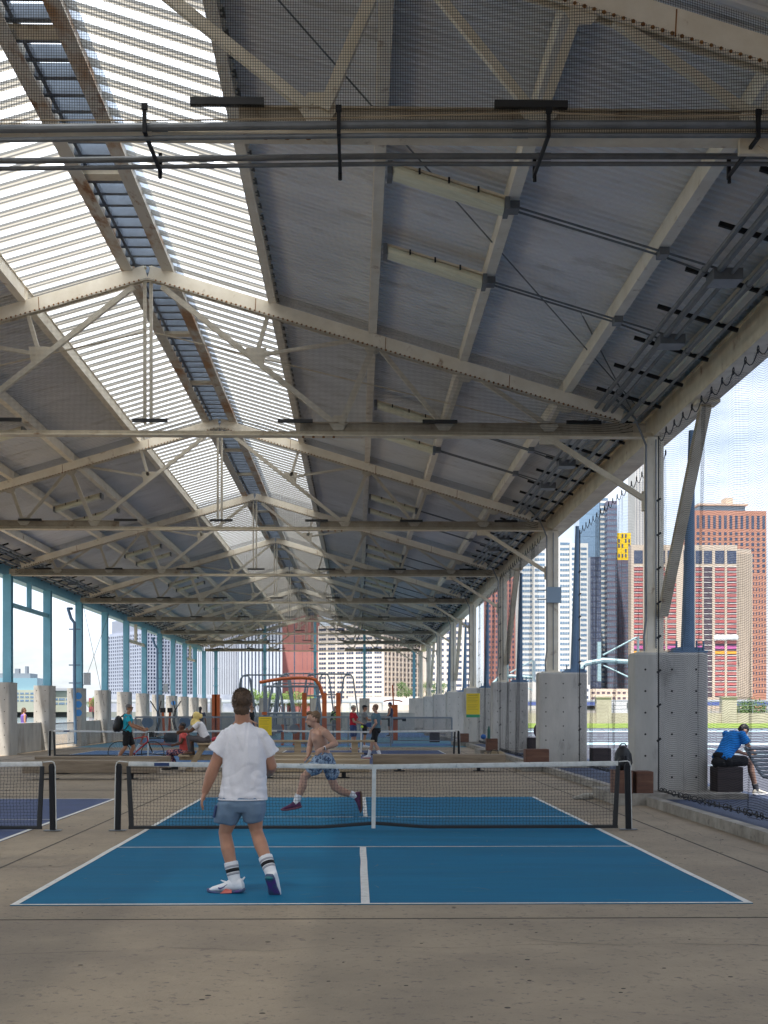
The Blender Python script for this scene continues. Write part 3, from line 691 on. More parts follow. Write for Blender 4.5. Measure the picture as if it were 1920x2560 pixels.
# ================================================================== BAGS, SHOES, BOTTLES
def lump(parts, vox=.012, sm=2, disp=.006, seed=1):
    a = MB()
    for q in parts:
        if len(q) == 2: a.ell(q[0], q[1])
        else: a.cap(*q)
    return a, (lambda c, n: n*disp*noise.noise(c*9+Vector((seed,0,0))))
t = thing('backpack', 'black backpack standing on the timber block beside the right net post', 'backpack', (4.55, 22.45, .58))
a, dz = lump([((4.55,22.45,.78),(.145,.12,.22)),((4.55,22.36,.70),(.12,.10,.12))]); build(a, 'bag', BLACK, t, vox=.012, sm=2, disp=dz)
a = MB(); a.tube([(4.49,22.45,.98),(4.53,22.45,1.03),(4.59,22.45,1.03),(4.62,22.45,.98)], .012, 6); build(a, 'handle', BLACK, t)
a = MB(); a.tube([(4.62,22.5,.96),(4.70,22.5,.85),(4.72,22.5,.7),(4.66,22.45,.6)], .014, 6); build(a, 'strap', BLACK, t)
a = MB(); a.cyl((4.56,22.25,.58),(4.56,22.25,.78),.035,n=10); a.cyl((4.56,22.25,.78),(4.56,22.25,.83),.022,n=10); solo(a, 'bottle', BLACKM, 'dark drink bottle standing in front of the black backpack', 'bottle')
def shoe_mb(p, d, ln=.29, hgt=.1, w=.05, tall=.0):
    """upper and sole as two builders, heel at p, pointing along d"""
    p = Vector(p); d = Vector(d).normalized(); s = d.cross(Vector((0,0,1)))
    s = s.normalized() if s.length > .2 else Vector((0,1,0)); u = s.cross(d).normalized()
    up = MB(); rings = []
    for f, hh, ww in ((0,.55,.7),(.05,.95,.85),(.2,1.0,.9),(.38,.95,.92),(.5,.72,1.0),(.7,.52,1.08),(.88,.38,.9),(.99,.2,.5)):
        rings.append((p+d*(ln*f)+u*(.02+hgt*hh/2), s*w*ww, u*hgt*hh/2))
    up.loft(rings, 16, 2.4)
    so = MB(); rings = []
    for f, ww, l in ((0,.75,.012),(.08,1.0,.003),(.4,.95,0),(.7,1.18,.0),(.9,1.0,.008),(1.03,.55,.02)):
        rings.append((p+d*(ln*f)+u*(.014+l), s*w*ww, u*.014))
    so.loft(rings, 16, 2.6)
    return up, so
for dx, dy, rot in ((0,0,.2),(.14,.09,-.3)):
    p = Vector((4.16+dx*.6, 23.5+dy, 0)); t = thing('trainer', 'worn white trainer lying on the floor behind the net, '+('nearer of the pair' if dx == 0 else 'farther of the pair'), 'shoe', p)
    u, s_ = shoe_mb(p, (-math.cos(rot), math.sin(rot), 0)); build(u, 'upper', mat('cream_leather',(.5,.47,.4),.7,(.35,.33,.28),12), t, vox=.008, sm=1); build(s_, 'sole', mat('sole_grey',(.25,.24,.22),.8), t, vox=.007, sm=1)
t = thing('duffel_bag', 'tan and black sports bag on the floor by the third right-hand pier', 'bag', (4.27, 41.0, 0))
a, dz = lump([((4.08,41,.17),(4.48,41,.17),.16),((4.28,41,.25),(.15,.13,.13))]); build(a, 'bag', mat('tan_cloth',(.28,.21,.12),.9,(.08,.06,.05),5,lo=.5,hi=.55), t, vox=.015, sm=2, disp=dz)
a = MB(); a.tube([(4.15,40.86,.2),(4.18,40.84,.36),(4.38,40.84,.36),(4.4,40.86,.2)], .015, 6); build(a, 'handle', BLACK, t)
a = MB(); a.cyl((4.62,46.0,.61),(4.62,46.0,.95),.055,n=10); a.cyl((4.62,46,.95),(4.62,46,1.04),.03,n=10); solo(a, 'bottle', mat('bottle_green', (.015,.09,.07), .4), 'dark green bottle on the brown block at the third right-hand pier', 'bottle')
a, dz = lump([((4.42,45.9,.68),(.10,.09,.09))]); solo(a, 'blue_bag', mat('bag_blue', (.02,.10,.32), .7), 'small blue bag on the block beside the green bottle', 'bag', vox=.012, sm=1, disp=dz)
a, dz = lump([((6.45,46.5,.88),(.2,.15,.26))]); solo(a, 'backpack', mat('plum_cloth',(.06,.03,.06),.8), 'dark plum backpack on the dark block right of the third right-hand pier', 'backpack', vox=.015, sm=1, disp=dz)
a, dz = lump([((-3.66,34.95,.83),(.2,.14,.09)),((-3.55,34.9,.87),(.12,.1,.07))]); solo(a, 'handbag', mat('coral_black',(.5,.06,.08),.7,(.03,.02,.03),5,lo=.48,hi=.52), 'red and black bag on the picnic table behind the woman in the yellow headscarf', 'bag', vox=.012, sm=1, disp=dz)
# ================================================================== BICYCLE
def bicycle(X, Y, label):
    t = thing('bicycle', label, 'bicycle', (X, Y, 0)); r = .335; xb, xf = X-.50, X+.50; V = lambda x, z, dy=0: (x, Y+dy, z)
    RED = mat('red_frame', (.55,.02,.035), .35)
    for xc in (xb, xf):
        a = MB(); a.tube([V(xc+r*math.cos(k/32*6.2832), r+r*math.sin(k/32*6.2832)) for k in range(32)], .014, 6, closed=True); wl = build(a, 'wheel', BLACK, t)
        a = MB()
        for k in range(18): g = k/18*6.2832; a.cyl(V(xc,r,.02 if k%2 else -.02), V(xc+r*math.cos(g), r+r*math.sin(g)), .0018, n=3)
        a.cyl(V(xc,r,-.05),V(xc,r,.05),.02,n=8); build(a, 'spokes', CHROME, wl)
    bb = V(X-.08,.28); st = V(X-.20,.80); hd = V(X+.33,.82); hl = V(X+.36,.68)
    a = MB()
    for p, q, w in ((bb,hl,.020),(V(X-.18,.74),hd,.017),(hd,hl,.022)): a.cyl(p, q, w, n=8)
    build(a, 'frame', RED, t)
    a = MB(); a.cyl(bb, st, .016, n=8)
    for dy in (-.04,.04): a.cyl(bb, V(xb,r,dy), .010, n=6); a.cyl(V(X-.17,.70), V(xb,r,dy), .009, n=6)
    a.cyl(st, V(X-.22,.92), .013, n=6); build(a, 'seat_tube', BLACKM, t)
    a = MB()
    for dy in (-.05,.05): a.tube([hl, V(X+.40,.55,dy), V(xf,r,dy)], .012, 6)
    build(a, 'fork', BLACKM, t)
    a = MB(); a.loft([(V(X-.36,.95),(0,.07,0),(0,0,.025)),(V(X-.25,.955),(0,.05,0),(0,0,.022)),(V(X-.10,.95),(0,.02,0),(0,0,.015))], 12); build(a, 'saddle', BLACK, t)
    a = MB(); a.tube([V(X+.33,.82),V(X+.34,.93),V(X+.42,.95)], .014, 6)
    for s in (-1,1): a.tube([V(X+.42,.95),V(X+.42,.95,s*.2),V(X+.50,.95,s*.21),V(X+.54,.88,s*.21),V(X+.47,.82,s*.21),V(X+.42,.82,s*.21)], .014, 6)
    build(a, 'handlebar', BLACK, t)
    a = MB(); a.tube([V(X-.08+.09*math.cos(k/16*6.2832),.28+.09*math.sin(k/16*6.2832),-.05) for k in range(16)], .007, 5, closed=True); a.bar(V(X-.08,.28,-.06),V(X-.0,.13,-.06),.015,.02); a.box(X-.03,X+.05,Y-.14,Y-.06,.12,.14); build(a, 'crank', CHROME, t)
    a = MB(); a.cyl(V(X+.02,.42),V(X+.11,.58),.036,n=10); build(a, 'bottle', mat('clear_bottle',(.6,.65,.7),.3), t)
    a = MB(); a.box(X+.40,X+.55,Y-.1,Y+.1,.80,.93); build(a, 'bar_bag', BLACK, t)
bicycle(-6.62, 39.6, 'road bicycle with red and black frame being wheeled by the man in the cyan shirt')
# ================================================================== SIGNS
def sign(p0, p1, z0, z1, label, foot=None):
    x0, y0 = p0; x1, y1 = p1; t = thing('rules_sign', label, 'sign', ((x0+x1)/2, (y0+y1)/2, z0))
    L_ = lambda f, z, o=0: Vector((x0+(x1-x0)*f+(y1-y0)*o/math.hypot(x1-x0,y1-y0), y0+(y1-y0)*f-(x1-x0)*o/math.hypot(x1-x0,y1-y0), z))
    H = z1-z0
    def plate(mb, f0, f1, za, zb, o0, o1): mb.hexa([L_(f0,za,o0),L_(f1,za,o0),L_(f1,za,o1),L_(f0,za,o1),L_(f0,zb,o0),L_(f1,zb,o0),L_(f1,zb,o1),L_(f0,zb,o1)])
    a = MB(); plate(a,0,1,z0,z1,.0,.02); build(a, 'panel', YELLOW, t)
    a = MB(); plate(a,.15,.85,z0+H*.9,z0+H*.93,.02,.023)
    for i in range(9):
        if i == 4: continue
        plate(a,.10,.10+.55+.25*random.random(),z0+H*(.80-i*.07),z0+H*(.815-i*.07),.02,.023)
    build(a, 'text_lines', SIGNTXT, t)
    if foot: a = MB(); plate(a,0,1,z0-foot,z0-.002,0,.02); build(a, 'green_band', GREENP, t)
    return t
s1 = P(1139,1745,59); sign((4.87, 58.4), (4.87+.55, 57.9), 1.42, 2.35, 'yellow rules sign with green foot band on a right-hand pier', .13)
sign((-3.32, 44.6), (-2.88, 44.6), .76, 1.38, 'yellow rules sign standing at the post between the two far nets', None)
a = MB(); a.cyl((-3.08,44.65,0),(-3.08,44.65,1.1),.05,n=8); solo(a, 'sign_post', BLACKM, 'black post holding the yellow sign between the two far nets', 'post')
# ================================================================== PLAYGROUND AND FITNESS EQUIPMENT
def fence_run(pts, h, label, step=1.8):
    t = thing('rail_fence', label, 'fence', pts[0]+(0,) if len(pts[0])==2 else pts[0])
    for (xa,ya),(xb,yb) in zip(pts[:-1], pts[1:]):
        n = max(1, int(math.hypot(xb-xa,yb-ya)/step))
        a = MB(); a.bar((xa,ya,h),(xb,yb,h),.06,.08); a.bar((xa,ya,.15),(xb,yb,.15),.04,.04); build(a, 'rail', GREYP, t)
        for i in range(n+1):
            f = i/n; x, y = xa+(xb-xa)*f, ya+(yb-ya)*f; a = MB(); a.box(x-.035,x+.035,y-.035,y+.035,0,h); build(a, 'post', GREYP, t)
        a = MB(); q = math.hypot(xb-xa,yb-ya)
        grid_sheet(a, lambda u,v: Vector((xa+(xb-xa)*u, ya+(yb-ya)*u, .17+(h-.2)*v)), 2, 2, lambda u,v: (50+q*u, 1+(h-.2)*v)); build(a, 'mesh_infill', FMESH, t)
FMESH = net_mat('fence_mesh', .05, .010, (.12,.13,.15))
fence_run([(-9.9,60.5),(-9.9,57.6),(4.4,57.6)], 1.32, 'grey rail fence crossing the shed in front of the fitness equipment') if False else fence_run([(-9.8,58.5),(1.5,58.5)], 1.30, 'grey rail fence crossing the shed in front of the orange fitness equipment')
fence_run([(1.7,63.0),(4.55,63.0)], 1.25, 'short grey rail fence at the right by the row of piers')
def swing(cx, cy, wdt, h, label, m=GREYP):
    t = thing('swing_frame', label, 'swing', (cx, cy, 0), 'grey tubular swing frames')
    for s in (-1,1):
        a = MB(); x = cx+s*wdt/2
        a.tube([(x-.75,cy-.9,0),(x-.28,cy-.3,h-.25),(x-.16,cy-.1,h-.06),(x,cy,h),(x+.16,cy+.1,h-.06),(x+.28,cy+.3,h-.25),(x+.75,cy+.9,0)], .045, 7); build(a, 'leg_arch', m, t)
        a = MB(); a.tube([(x+.75,cy-.9,0),(x+.28,cy-.3,h-.25),(x+.16,cy-.1,h-.06),(x-.16,cy+.1,h-.06),(x-.28,cy+.3,h-.25),(x-.75,cy+.9,0)], .045, 7); build(a, 'leg_arch', m, t)
    a = MB(); a.cyl((cx-wdt/2,cy,h),(cx+wdt/2,cy,h),.05,n=8); build(a, 'crossbar', m, t)
    for k in (-1,1):
        a = MB(); x = cx+k*wdt*.22; a.box(x-.22,x+.22,cy-.08,cy+.08,.55,.58)
        for q in (-.22,.22): a.cyl((x+q,cy,.57),(x+q,cy,h),.012,n=4)
        build(a, 'swing_seat', BLACK, t)
swing(-5.6, 80, 2.3, 3.75, 'grey tubular swing frame at the left end of the row under the orange arch')
swing(-3.3, 84, 2.5, 3.95, 'grey tubular swing frame in the middle of the row under the orange arch')
swing(-1.6, 78, 2.2, 3.75, 'grey tubular swing frame at the right end of the row, beside the orange posts')
swing(-4.4, 92, 2.5, 3.5, 'grey tubular swing frame farthest back behind the others')
t = thing('orange_arch', 'long bent orange tube arch over the swing frames with a vertical right leg', 'play arch', (-3.6, 68, 0))
a = MB(); q = [P(649,1706,66),P(668,1702.5,66),P(700,1697.5,66),P(730,1695,66),P(755,1694.5,66),P(778,1696,66),P(789,1700,66),P(798,1711,66),P(804,1727,66),P(809,1748,66),P(813,1800,66),P(814,1856,66)]
a.tube(q, .085, 10); build(a, 'tube', ORANGE, t)
a = MB(); p = P(663,1712,66); a.box(p.x-.09,p.x+.09,65.93,66.1,0,p.z-.05); a.cyl(P(664,1716,66),P(797,1716,66),.06,n=8); p2 = P(664,1783,66); a.cyl(p2, P(762,1783,66), .05, n=8); build(a, 'grey_frame', GREYP, t)
a = MB(); a.cyl(P(661,1787,65.8), P(661,1780,65.8), .14, n=10); build(a, 'end_knob', ORANGE, t)
def pull_up(pxs, d, ytop, label, bars):
    X = [P(px,1776,d).x for px in pxs]; zt_ = P(0,ytop,d).z
    t = thing('pull_up_station', label, 'fitness frame', ((X[0]+X[-1])/2, d, 0), 'orange fitness frames')
    for x in X: a = MB(); a.box(x-.11,x+.11,d-.11,d+.11,0,zt_); a.box(x-.13,x+.13,d-.13,d+.13,0,.03); build(a, 'post', ORANGE, t)
    for z, i, j in bars: a = MB(); a.cyl((X[i],d,z),(X[j],d,z),.035,n=8); build(a, 'bar', GREYP, t)
pull_up((761,811,846), 63, 1732, 'orange pull-up frame of three square posts left of the man in red', ((2.30,0,1),(2.35,1,2),(.9,1,2)))
pull_up((536,544), 62, 1736, 'rust-orange pair of tall fitness posts behind the woman in the headscarf', ((2.0,0,1),))
pull_up((743,), 61, 1810, 'low orange fitness post behind the running man', ())
t = thing('vault_bars', 'low orange parallel bars with round grey pads behind the net', 'fitness frame', (-3.6, 60.4, 0))
for px in (705, 734): x = P(px,1800,60.4).x; a = MB(); a.box(x-.04,x+.04,60.35,60.45,0,.95); a.box(x-.04,x+.04,61.2,61.3,0,.95); build(a, 'post', ORANGE, t)
for px in (694, 736): x = P(px,1800,60.4).x; a = MB(); a.cyl((x,60.3,.75),(x,60.4,.75),.22,n=18); build(a, 'round_pad', GREYP, t)
# elliptical trainer and bike machines
def trainer(X, Y, label, s=1):
    t = thing('cross_trainer', label, 'exercise machine', (X, Y, 0), 'outdoor exercise machines'); V = lambda x, z, dy=0: (X+s*x, Y+dy, z)
    a = MB(); a.cyl(V(-.42,1.05,-.1), V(-.42,1.05,.1), .26, n=20); build(a, 'flywheel', POLEB, t)
    a = MB(); a.tube([V(.55,.05),V(.32,.7),V(.28,1.5)], .06, 8); a.tube([V(-.75,.05),V(-.5,.75),V(-.3,.4)], .05, 8); a.bar(V(-.8,.06),V(.8,.06),.08,.08); build(a, 'frame', ORANGE, t)
    a = MB(); a.box(X+s*.28-.12,X+s*.28+.12,Y-.05,Y+.05,1.5,1.72); build(a, 'console', BLACK, t)
    for dy in (-.22,.22): a = MB(); a.tube([V(-.05+dy,2.05,dy),V(.05,1.55,dy),V(.12,1.1,dy),V(-.1,.35,dy)], .025, 6); build(a, 'handle', BLACK, t)
    a = MB(); a.bar(V(-.35,.3,-.2),V(.25,.32,-.2),.1,.04); a.bar(V(-.2,.4,.2),V(.35,.28,.2),.1,.04); build(a, 'pedal', BLACK, t)
p = P(392,1840,61); trainer(p.x, 61, 'orange and grey elliptical trainer with round flywheel behind the far left net')
p = P(440,1840,62); trainer(p.x, 62, 'orange exercise bike with dark seat left of the woman in the headscarf', -1)
p = P(427,1845,60); a, dz = lump([((p.x,60,.35),(.35,.2,.3))]); solo(a, 'gym_bag', BLACK, 'dark bag on the floor between the two exercise machines', 'bag', vox=.03, sm=1, disp=dz)
t = thing('press_machine', 'orange fitness post with curved top bar where the man in the tank top exercises', 'fitness frame', (2.1, 69.5, 0))
p = P(986,1776,69.5)
a = MB(); a.box(p.x-.17,p.x+.17,69.4,69.6,0,1.9); a.cyl((p.x-.05,69.5,1.9),(p.x-.1,69.5,2.95),.04,n=8); build(a, 'post', ORANGE, t)
a = MB(); q = [P(959,1753.5,69.5),P(970,1751,69.5),P(983,1750,69.5),P(997,1751.5,69.5),P(1006,1754,69.5)]; a.tube(q, .035, 6); build(a, 'top_bar', ORANGE, t)
a = MB(); a.cyl((p.x-.7,69.2,1.15),(p.x+.5,69.2,1.15),.04,n=8); a.cyl((p.x+.4,69.1,1.15),(p.x+.6,69.1,1.15),.12,n=10); build(a, 'grip_bar', BLACK, t)
# basketball hoops outside on the right
def hoop(X, Y, sc, label):
    t = thing('basketball_hoop', label, 'hoop', (X, Y, 0), 'pale blue basketball hoops'); M_ = mat('pale_blue_pole',(.42,.60,.64),.5)
    a = MB(); a.tube([(X-2.3,Y,0),(X-2.3,Y,2.4),(X-2.2,Y,2.9),(X-1.9,Y,3.2),(X-1.3,Y,3.32),(X-.2,Y,3.25)], .09, 8); build(a, 'gooseneck', M_, t)
    a = MB(); a.box(X-1.5,X-1.38,Y-.06,Y+.06,2.6,3.95); build(a, 'upright', M_, t)
    a = MB(); a.cyl((X-1.3,Y,3.5),(X-.2,Y-.3,4.1),.03,n=6); a.cyl((X-1.3,Y,3.15),(X-.2,Y-.3,2.6),.03,n=6); build(a, 'brace', M_, t)
    a = MB(); a.hexa([(X-.3,Y-.9,3.05),(X-.25,Y-.9,3.05),(X+.10,Y+.9,3.05),(X+.05,Y+.9,3.05),(X-.3,Y-.9,4.1),(X-.25,Y-.9,4.1),(X+.10,Y+.9,4.1),(X+.05,Y+.9,4.1)]); build(a, 'backboard', mat('backboard',(.35,.48,.52),.4), t)
    a = MB(); a.tube([(X+.35+.22*math.cos(k/12*6.28),Y+.22*math.sin(k/12*6.28),3.05) for k in range(12)], .012, 5, closed=True); build(a, 'rim', ORANGE, t)
hoop(9.75, 45, 1, 'pale blue basketball hoop with angled backboard between the first two right-hand piers')
hoop(9.0, 66, 1, 'smaller pale blue basketball hoop farther away, left of the second pier')
#==PART4==
# ================================================================== BOUNDARY WALL, ROAD, VEHICLES
BW = mat('boundary_concrete', (.54,.48,.41), .85, (.44,.39,.33), .6)
t = thing('boundary_wall', 'long low sunlit concrete wall beyond the grass strip', 'wall', (40, 150, 0))
a = MB(); a.box(6.5, 100, 150, 150.4, 0, 1.3); build(a, 'wall', BW, t)
for X in (14.5, 28.2, 42.6, 57, 71): a = MB(); a.box(X-.85, X+.85, 149.6, 150.8, 0, 3.05); a.box(X-.95, X+.95, 149.5, 150.9, 3.05, 3.2); build(a, 'pillar', BW, t)
a = MB()
for z in (1.7,2.15,2.6): a.box(6.5,100,150.15,150.22,z,z+.05)
x = 7
while x < 99: a.box(x,x+.05,150.1,150.2,1.3,2.7); x += 1.6
build(a, 'railing', GREYP, t)
t = thing('elevated_road', 'elevated riverside road with a blue fascia in front of the towers', 'viaduct', (100, 860, 0))
FB = mat('blue_fascia', (.10,.14,.36), .6); WH = mat('white_paint', (.75,.75,.73), .6)
a = MB(); a.box(-330, 520, 860, 885, 6.3, 7.2); build(a, 'deck', WH, t)
a = MB(); a.box(105, 520, 859, 859.8, 4.6, 7.0); build(a, 'fascia', FB, t)
a = MB(); a.box(-330, 520, 859.5, 859.9, 7.2, 8.6); build(a, 'parapet', mat('steel_parapet', (.5,.52,.54), .6), t)
for k in range(40): a = MB(); x = -320+k*21; a.box(x, x+1.2, 862, 864, .6, 6.3); build(a, 'column', WH, t)
a = MB(); a.box(10, 520, 845, 850.5, -2.8, 1.6); solo(a, 'quay_wall', BW, 'pale quay wall along the far bank at the water line', 'wall')
def vehicle(X, Y, z, body, label, typ='car', ln=4.6, h=1.5):
    t = thing('parked_car' if typ=='car' else 'parked_van', label, typ, (X, Y, z), 'vehicles beyond the boundary wall')
    pr = [(-.5,.25),(-.5,.62),(-.42,.68),(-.28,1),(.18,1),(.34,.66),(.5,.58),(.5,.25)] if typ=='car' else [(-.5,.2),(-.5,.95),(-.46,1),(.3,1),(.42,.6),(.5,.52),(.5,.2)]
    a = MB(); n = len(pr); vs = [(X+a_*ln, Y+dy, z+b_*h) for dy in (-.9,.9) for a_, b_ in pr]
    a.add(vs, [tuple(range(n)), tuple(range(2*n-1,n-1,-1))]+[(i,i+n,(i+1)%n+n,(i+1)%n) for i in range(n)]); build(a, 'body', body, t)
    a = MB(); a.box(X-.25*ln, X+.2*ln, Y-.92, Y+.92, z+h*.68, z+h*.93); build(a, 'window', HOLE, t)
    for dx in (-.32,.32):
        for dy in (-.85,.85): a = MB(); a.cyl((X+dx*ln,Y+dy-.1,z+.33),(X+dx*ln,Y+dy+.1,z+.33),.33,n=14); build(a, 'wheel', BLACK, t)
vehicle(25.5,165,.0,WH,'white car behind the boundary wall between the first two right-hand piers'); vehicle(19.5,168,.0,mat('dark_car',(.05,.06,.09),.3),'dark car behind the boundary wall just left of a pillar')
vehicle(35.2,164,0.1,WH,'white van parked behind the boundary wall right of the first pier','van',6.5,2.6); vehicle(50,170,.0,mat('silver_car',(.4,.42,.45),.3,metal=.4),'silver car behind the boundary wall near the right edge')
m = MB(); m.box(-20, 120, 152, 178, -.3, .0); struct(m, 'service_road', ASPH)
# ================================================================== BUILDINGS ACROSS THE RIVER
def glass_mat(name, c, c2):
    m = mat(name, c, .12, spec=.9); t = m.node_tree; b = t.nodes['Principled BSDF']
    oi = N(t, 'ShaderNodeObjectInfo'); co = N(t, 'ShaderNodeTexCoord'); n = N(t, 'ShaderNodeTexNoise'); n.inputs['Scale'].default_value = .33; n.inputs['Detail'].default_value = 3
    ad = N(t, 'ShaderNodeMath', operation='ADD'); fr = N(t, 'ShaderNodeMath', operation='FRACT'); mu = N(t, 'ShaderNodeMath', operation='MULTIPLY'); mu.inputs[1].default_value = 9
    r = N(t, 'ShaderNodeValToRGB'); r.color_ramp.elements[0].position = .55; r.color_ramp.elements[0].color = (*c,1); r.color_ramp.elements[1].position = 1; r.color_ramp.elements[1].color = (*c2,1)
    k = t.links.new; k(co.outputs['Object'], n.inputs[0]); k(n.outputs[0], mu.inputs[0]); k(mu.outputs[0], ad.inputs[0]); k(oi.outputs['Random'], ad.inputs[1]); k(ad.outputs[0], fr.inputs[0]); k(fr.outputs[0], r.inputs[0]); k(r.outputs[0], b.inputs['Base Color'])
    return m
GL = glass_mat('window_glass_navy', (.03,.045,.10), (.16,.17,.20)); GLG = glass_mat('window_glass_blue', (.09,.16,.25), (.26,.33,.40))
def ray_len(C, th, px):
    """distance along direction th from C at which the photo column px is reached"""
    a = (px-CX)/FL; k = (math.sin(YAW)+a*math.cos(YAW))/(math.cos(YAW)-a*math.sin(YAW)); dx, dy = math.cos(th), math.sin(th)
    return (k*C.y-C.x)/(dx-k*dy)
class Tower:
    """near corner at photo column pc; S face runs right to pr; the other visible face ends at pl (W face) or pe (E face)"""
    def __init__(s, label, d, pc, pr, ytop, wall, th=0, pl=None, pe=None, dep=None, cat='tower', name='office_tower', group=None, z0=.6):
        C = P(pc, 1700, d); C.z = z0; s.h = P(pc, ytop, d).z-z0; s.w = ray_len(C, th, pr)
        s.t = thing(name, label, cat, C, group, th, local=True); s.cnt = 0; s.over = {}; s.G = {}
        if pl is not None: s.dp = ray_len(C, th+math.pi/2, pl)
        elif pe is not None:
            E = C+Vector((math.cos(th),math.sin(th),0))*s.w; s.dp = ray_len(E, th+math.pi/2, pe)
        else: s.dp = dep or 25
        s.d = d; s.wall = wall; s.th = th
        a = MB(); a.box(0, s.w, 0, s.dp, 0, s.h); build(a, 'wall', wall, s.t)
    def zpx(s, y): return P(0, y, s.d).z-.6
    def pt(s, face, u, z, o):
        if face == 'S': return (u, -o, z)
        if face == 'W': return (-o, u, z)
        return (s.w+o, u, z)
    def box(s, mb, face, u0, u1, z0, z1, o0, o1):
        c = [s.pt(face,u,z,o) for z in (z0,z1) for u,o in ((u0,o0),(u1,o0),(u1,o1),(u0,o1))]; mb.hexa(c)
    def flen(s, face): return s.w if face == 'S' else s.dp
    def win(s, face, nu, nv, z0, z1, fw=.6, fh=.5, glass=None, u0=0, u1=1, mul=0, name='window', grid=None, gd=.6, reveal=True):
        """nu x nv windows; each its own part (one mesh shared), those past 100 go into one stuff part"""
        glass = glass or GL; W = s.flen(face); a0, a1 = W*u0, W*u1; pu = (a1-a0)/nu; pv = (z1-z0)/nv
        key = (face, nu, nv, z0); me = None; mb2 = MB()
        for j in range(nv):
            for i in range(nu):
                uc = a0+pu*(i+.5); zc = z0+pv*(j+.5); hw, hh = pu*fw/2, pv*fh/2
                if s.cnt < 100:
                    if me is None:
                        m1 = MB(); s.box(m1, face, -hw, hw, -hh, hh, 0, .12)
                        if mul:
                            m1.m = 1
                            for q in range(1, mul): s.box(m1, face, -hw+2*hw*q/mul-.07, -hw+2*hw*q/mul+.07, -hh, hh, .12, .2)
                        me = bpy.data.meshes.new(name); off = Vector(s.pt(face,0,0,0)); me.from_pydata([v-off for v in m1.v], [], m1.f); me.polygons.foreach_set('material_index', m1.mi)
                        me.materials.append(glass); me.materials.append(s.wall)
                    o = bpy.data.objects.new(name, me); COL.objects.link(o); o.parent = s.t; o.location = s.pt(face, uc, zc, 0); s.cnt += 1
                else: s.box(mb2, face, uc-hw, uc+hw, zc-hh, zc+hh, 0, .12)
        if mb2.v: build(mb2, name, glass, s.t, kind='stuff')
        if grid:
            g = MB()
            if 'v' in grid:
                for i in range(nu+1): uc = a0+pu*i; s.box(g, face, uc-pu*(1-fw)/2*.8, uc+pu*(1-fw)/2*.8, z0, z1, 0, gd)
            if 'h' in grid:
                for j in range(nv+1): zc = z0+pv*j; s.box(g, face, a0, a1, zc-pv*(1-fh)/2*.8, zc+pv*(1-fh)/2*.8, 0, gd*.8)
            build(g, 'facade_grid', s.wall, s.t)
    def roofbox(s, f0, f1, hgt, m, name='penthouse', g0=.2, g1=.8):
        a = MB(); a.box(s.w*f0, s.w*f1, s.dp*g0, s.dp*g1, s.h, s.h+hgt); return build(a, name, m, s.t)
GG = 'towers across the river'
cw = mat('pale_grey_facade', (.36,.39,.47), .8, (.32,.35,.43), .05)
t = Tower('pale grey office tower with a fine grid of square windows and finned top storey', 950, 367, 487, 1575, cw, R(35), pl=273, group=GG)
t.win('S', 17, 17, t.zpx(1735), t.h-2, .55, .55, grid='vh', gd=.9); t.win('W', 17, 17, t.zpx(1735), t.h-2, .5, .55, grid='vh', gd=.9)
a = MB(); a.box(2, t.w-2, 2, t.dp-2, t.h, t.h+9.5); p = build(a, 'plant_storey', GL, t.t)
a = MB()
for i in range(34): u = 2+(t.w-5)*i/33; a.box(u, u+.8, 1.2, 2, t.h, t.h+9.5); v = 2+(t.dp-5)*i/33; a.box(1.2, 2, v, v+.8, t.h, t.h+9.5)
build(a, 'fin', cw, p, kind='stuff')
ww = mat('white_facade', (.50,.53,.59), .7, (.45,.48,.54), .05)
t = Tower('white tower with bold dark vertical stripes just left of the red brick tower', 900, 600, 703, 1440, ww, R(8), pl=583, group=GG)
t.win('S', 12, 1, t.zpx(1765), t.h-4, .34, 1, grid='v', gd=1.2, name='window_strip'); t.win('W', 3, 1, t.zpx(1735), t.h-4, .6, 1, name='window_strip')
t = Tower('white slab building with hairline dark vertical stripes behind the turquoise columns', 960, 486, 590, 1480, ww, R(-6), dep=40, group=GG)
t.win('S', 24, 1, t.zpx(1765), t.h-4, .22, 1, grid='v', gd=.8, name='window_strip')
br = mat('brick_red', (.42,.18,.16), .85, (.36,.145,.13), .08)
t = Tower('windowless-looking red brick tower with narrow slits under the centre of the roof', 980, 703, 799, 1440, br, R(2), dep=30, group=GG)
t.win('S', 1, 1, t.zpx(1740), t.h-10, 1, 1, u0=.33, u1=.36, name='slit'); t.win('S', 3, 6, t.zpx(1675), t.h-10, .06, .92, u0=.5, u1=.85, name='slit'); t.win('S', 3, 1, t.zpx(1691), t.zpx(1680), .12, .9, u0=.5, u1=.99, name='slit')
cb = mat('cream_facade', (.74,.66,.58), .8, (.66,.58,.50), .05, c3=(.55,.48,.42), sc3=.12, lo3=.55, hi3=.8)
t = Tower('cream office block with wide window rows behind the playground, its right side turned away', 930, 957, 1050, 1560, cb, R(62), pl=795, group=GG)
t.win('W', 7, 15, t.zpx(1748), t.zpx(1562), .77, .44, mul=3); t.win('S', 10, 14, t.zpx(1742), t.zpx(1562), .62, .6, grid='vh', gd=1.2)
a = MB(); p0 = P(800,1776,905); p1 = P(1062,1776,905); a.box(p0.x,p1.x,905,925,.6,P(0,1748,905).z); p1b = P(945,1776,900); a.box(P(870,1776,900).x,P(1048,1776,900).x,900,904,.6,P(0,1741,900).z)
solo(a, 'podium_building', cb, 'low blank cream podium below the cream office block', 'building')
t = Tower('cream office block with brown window bands behind the far right columns', 900, 1068, 1180, 1545, cb, R(3), dep=30, group=GG)
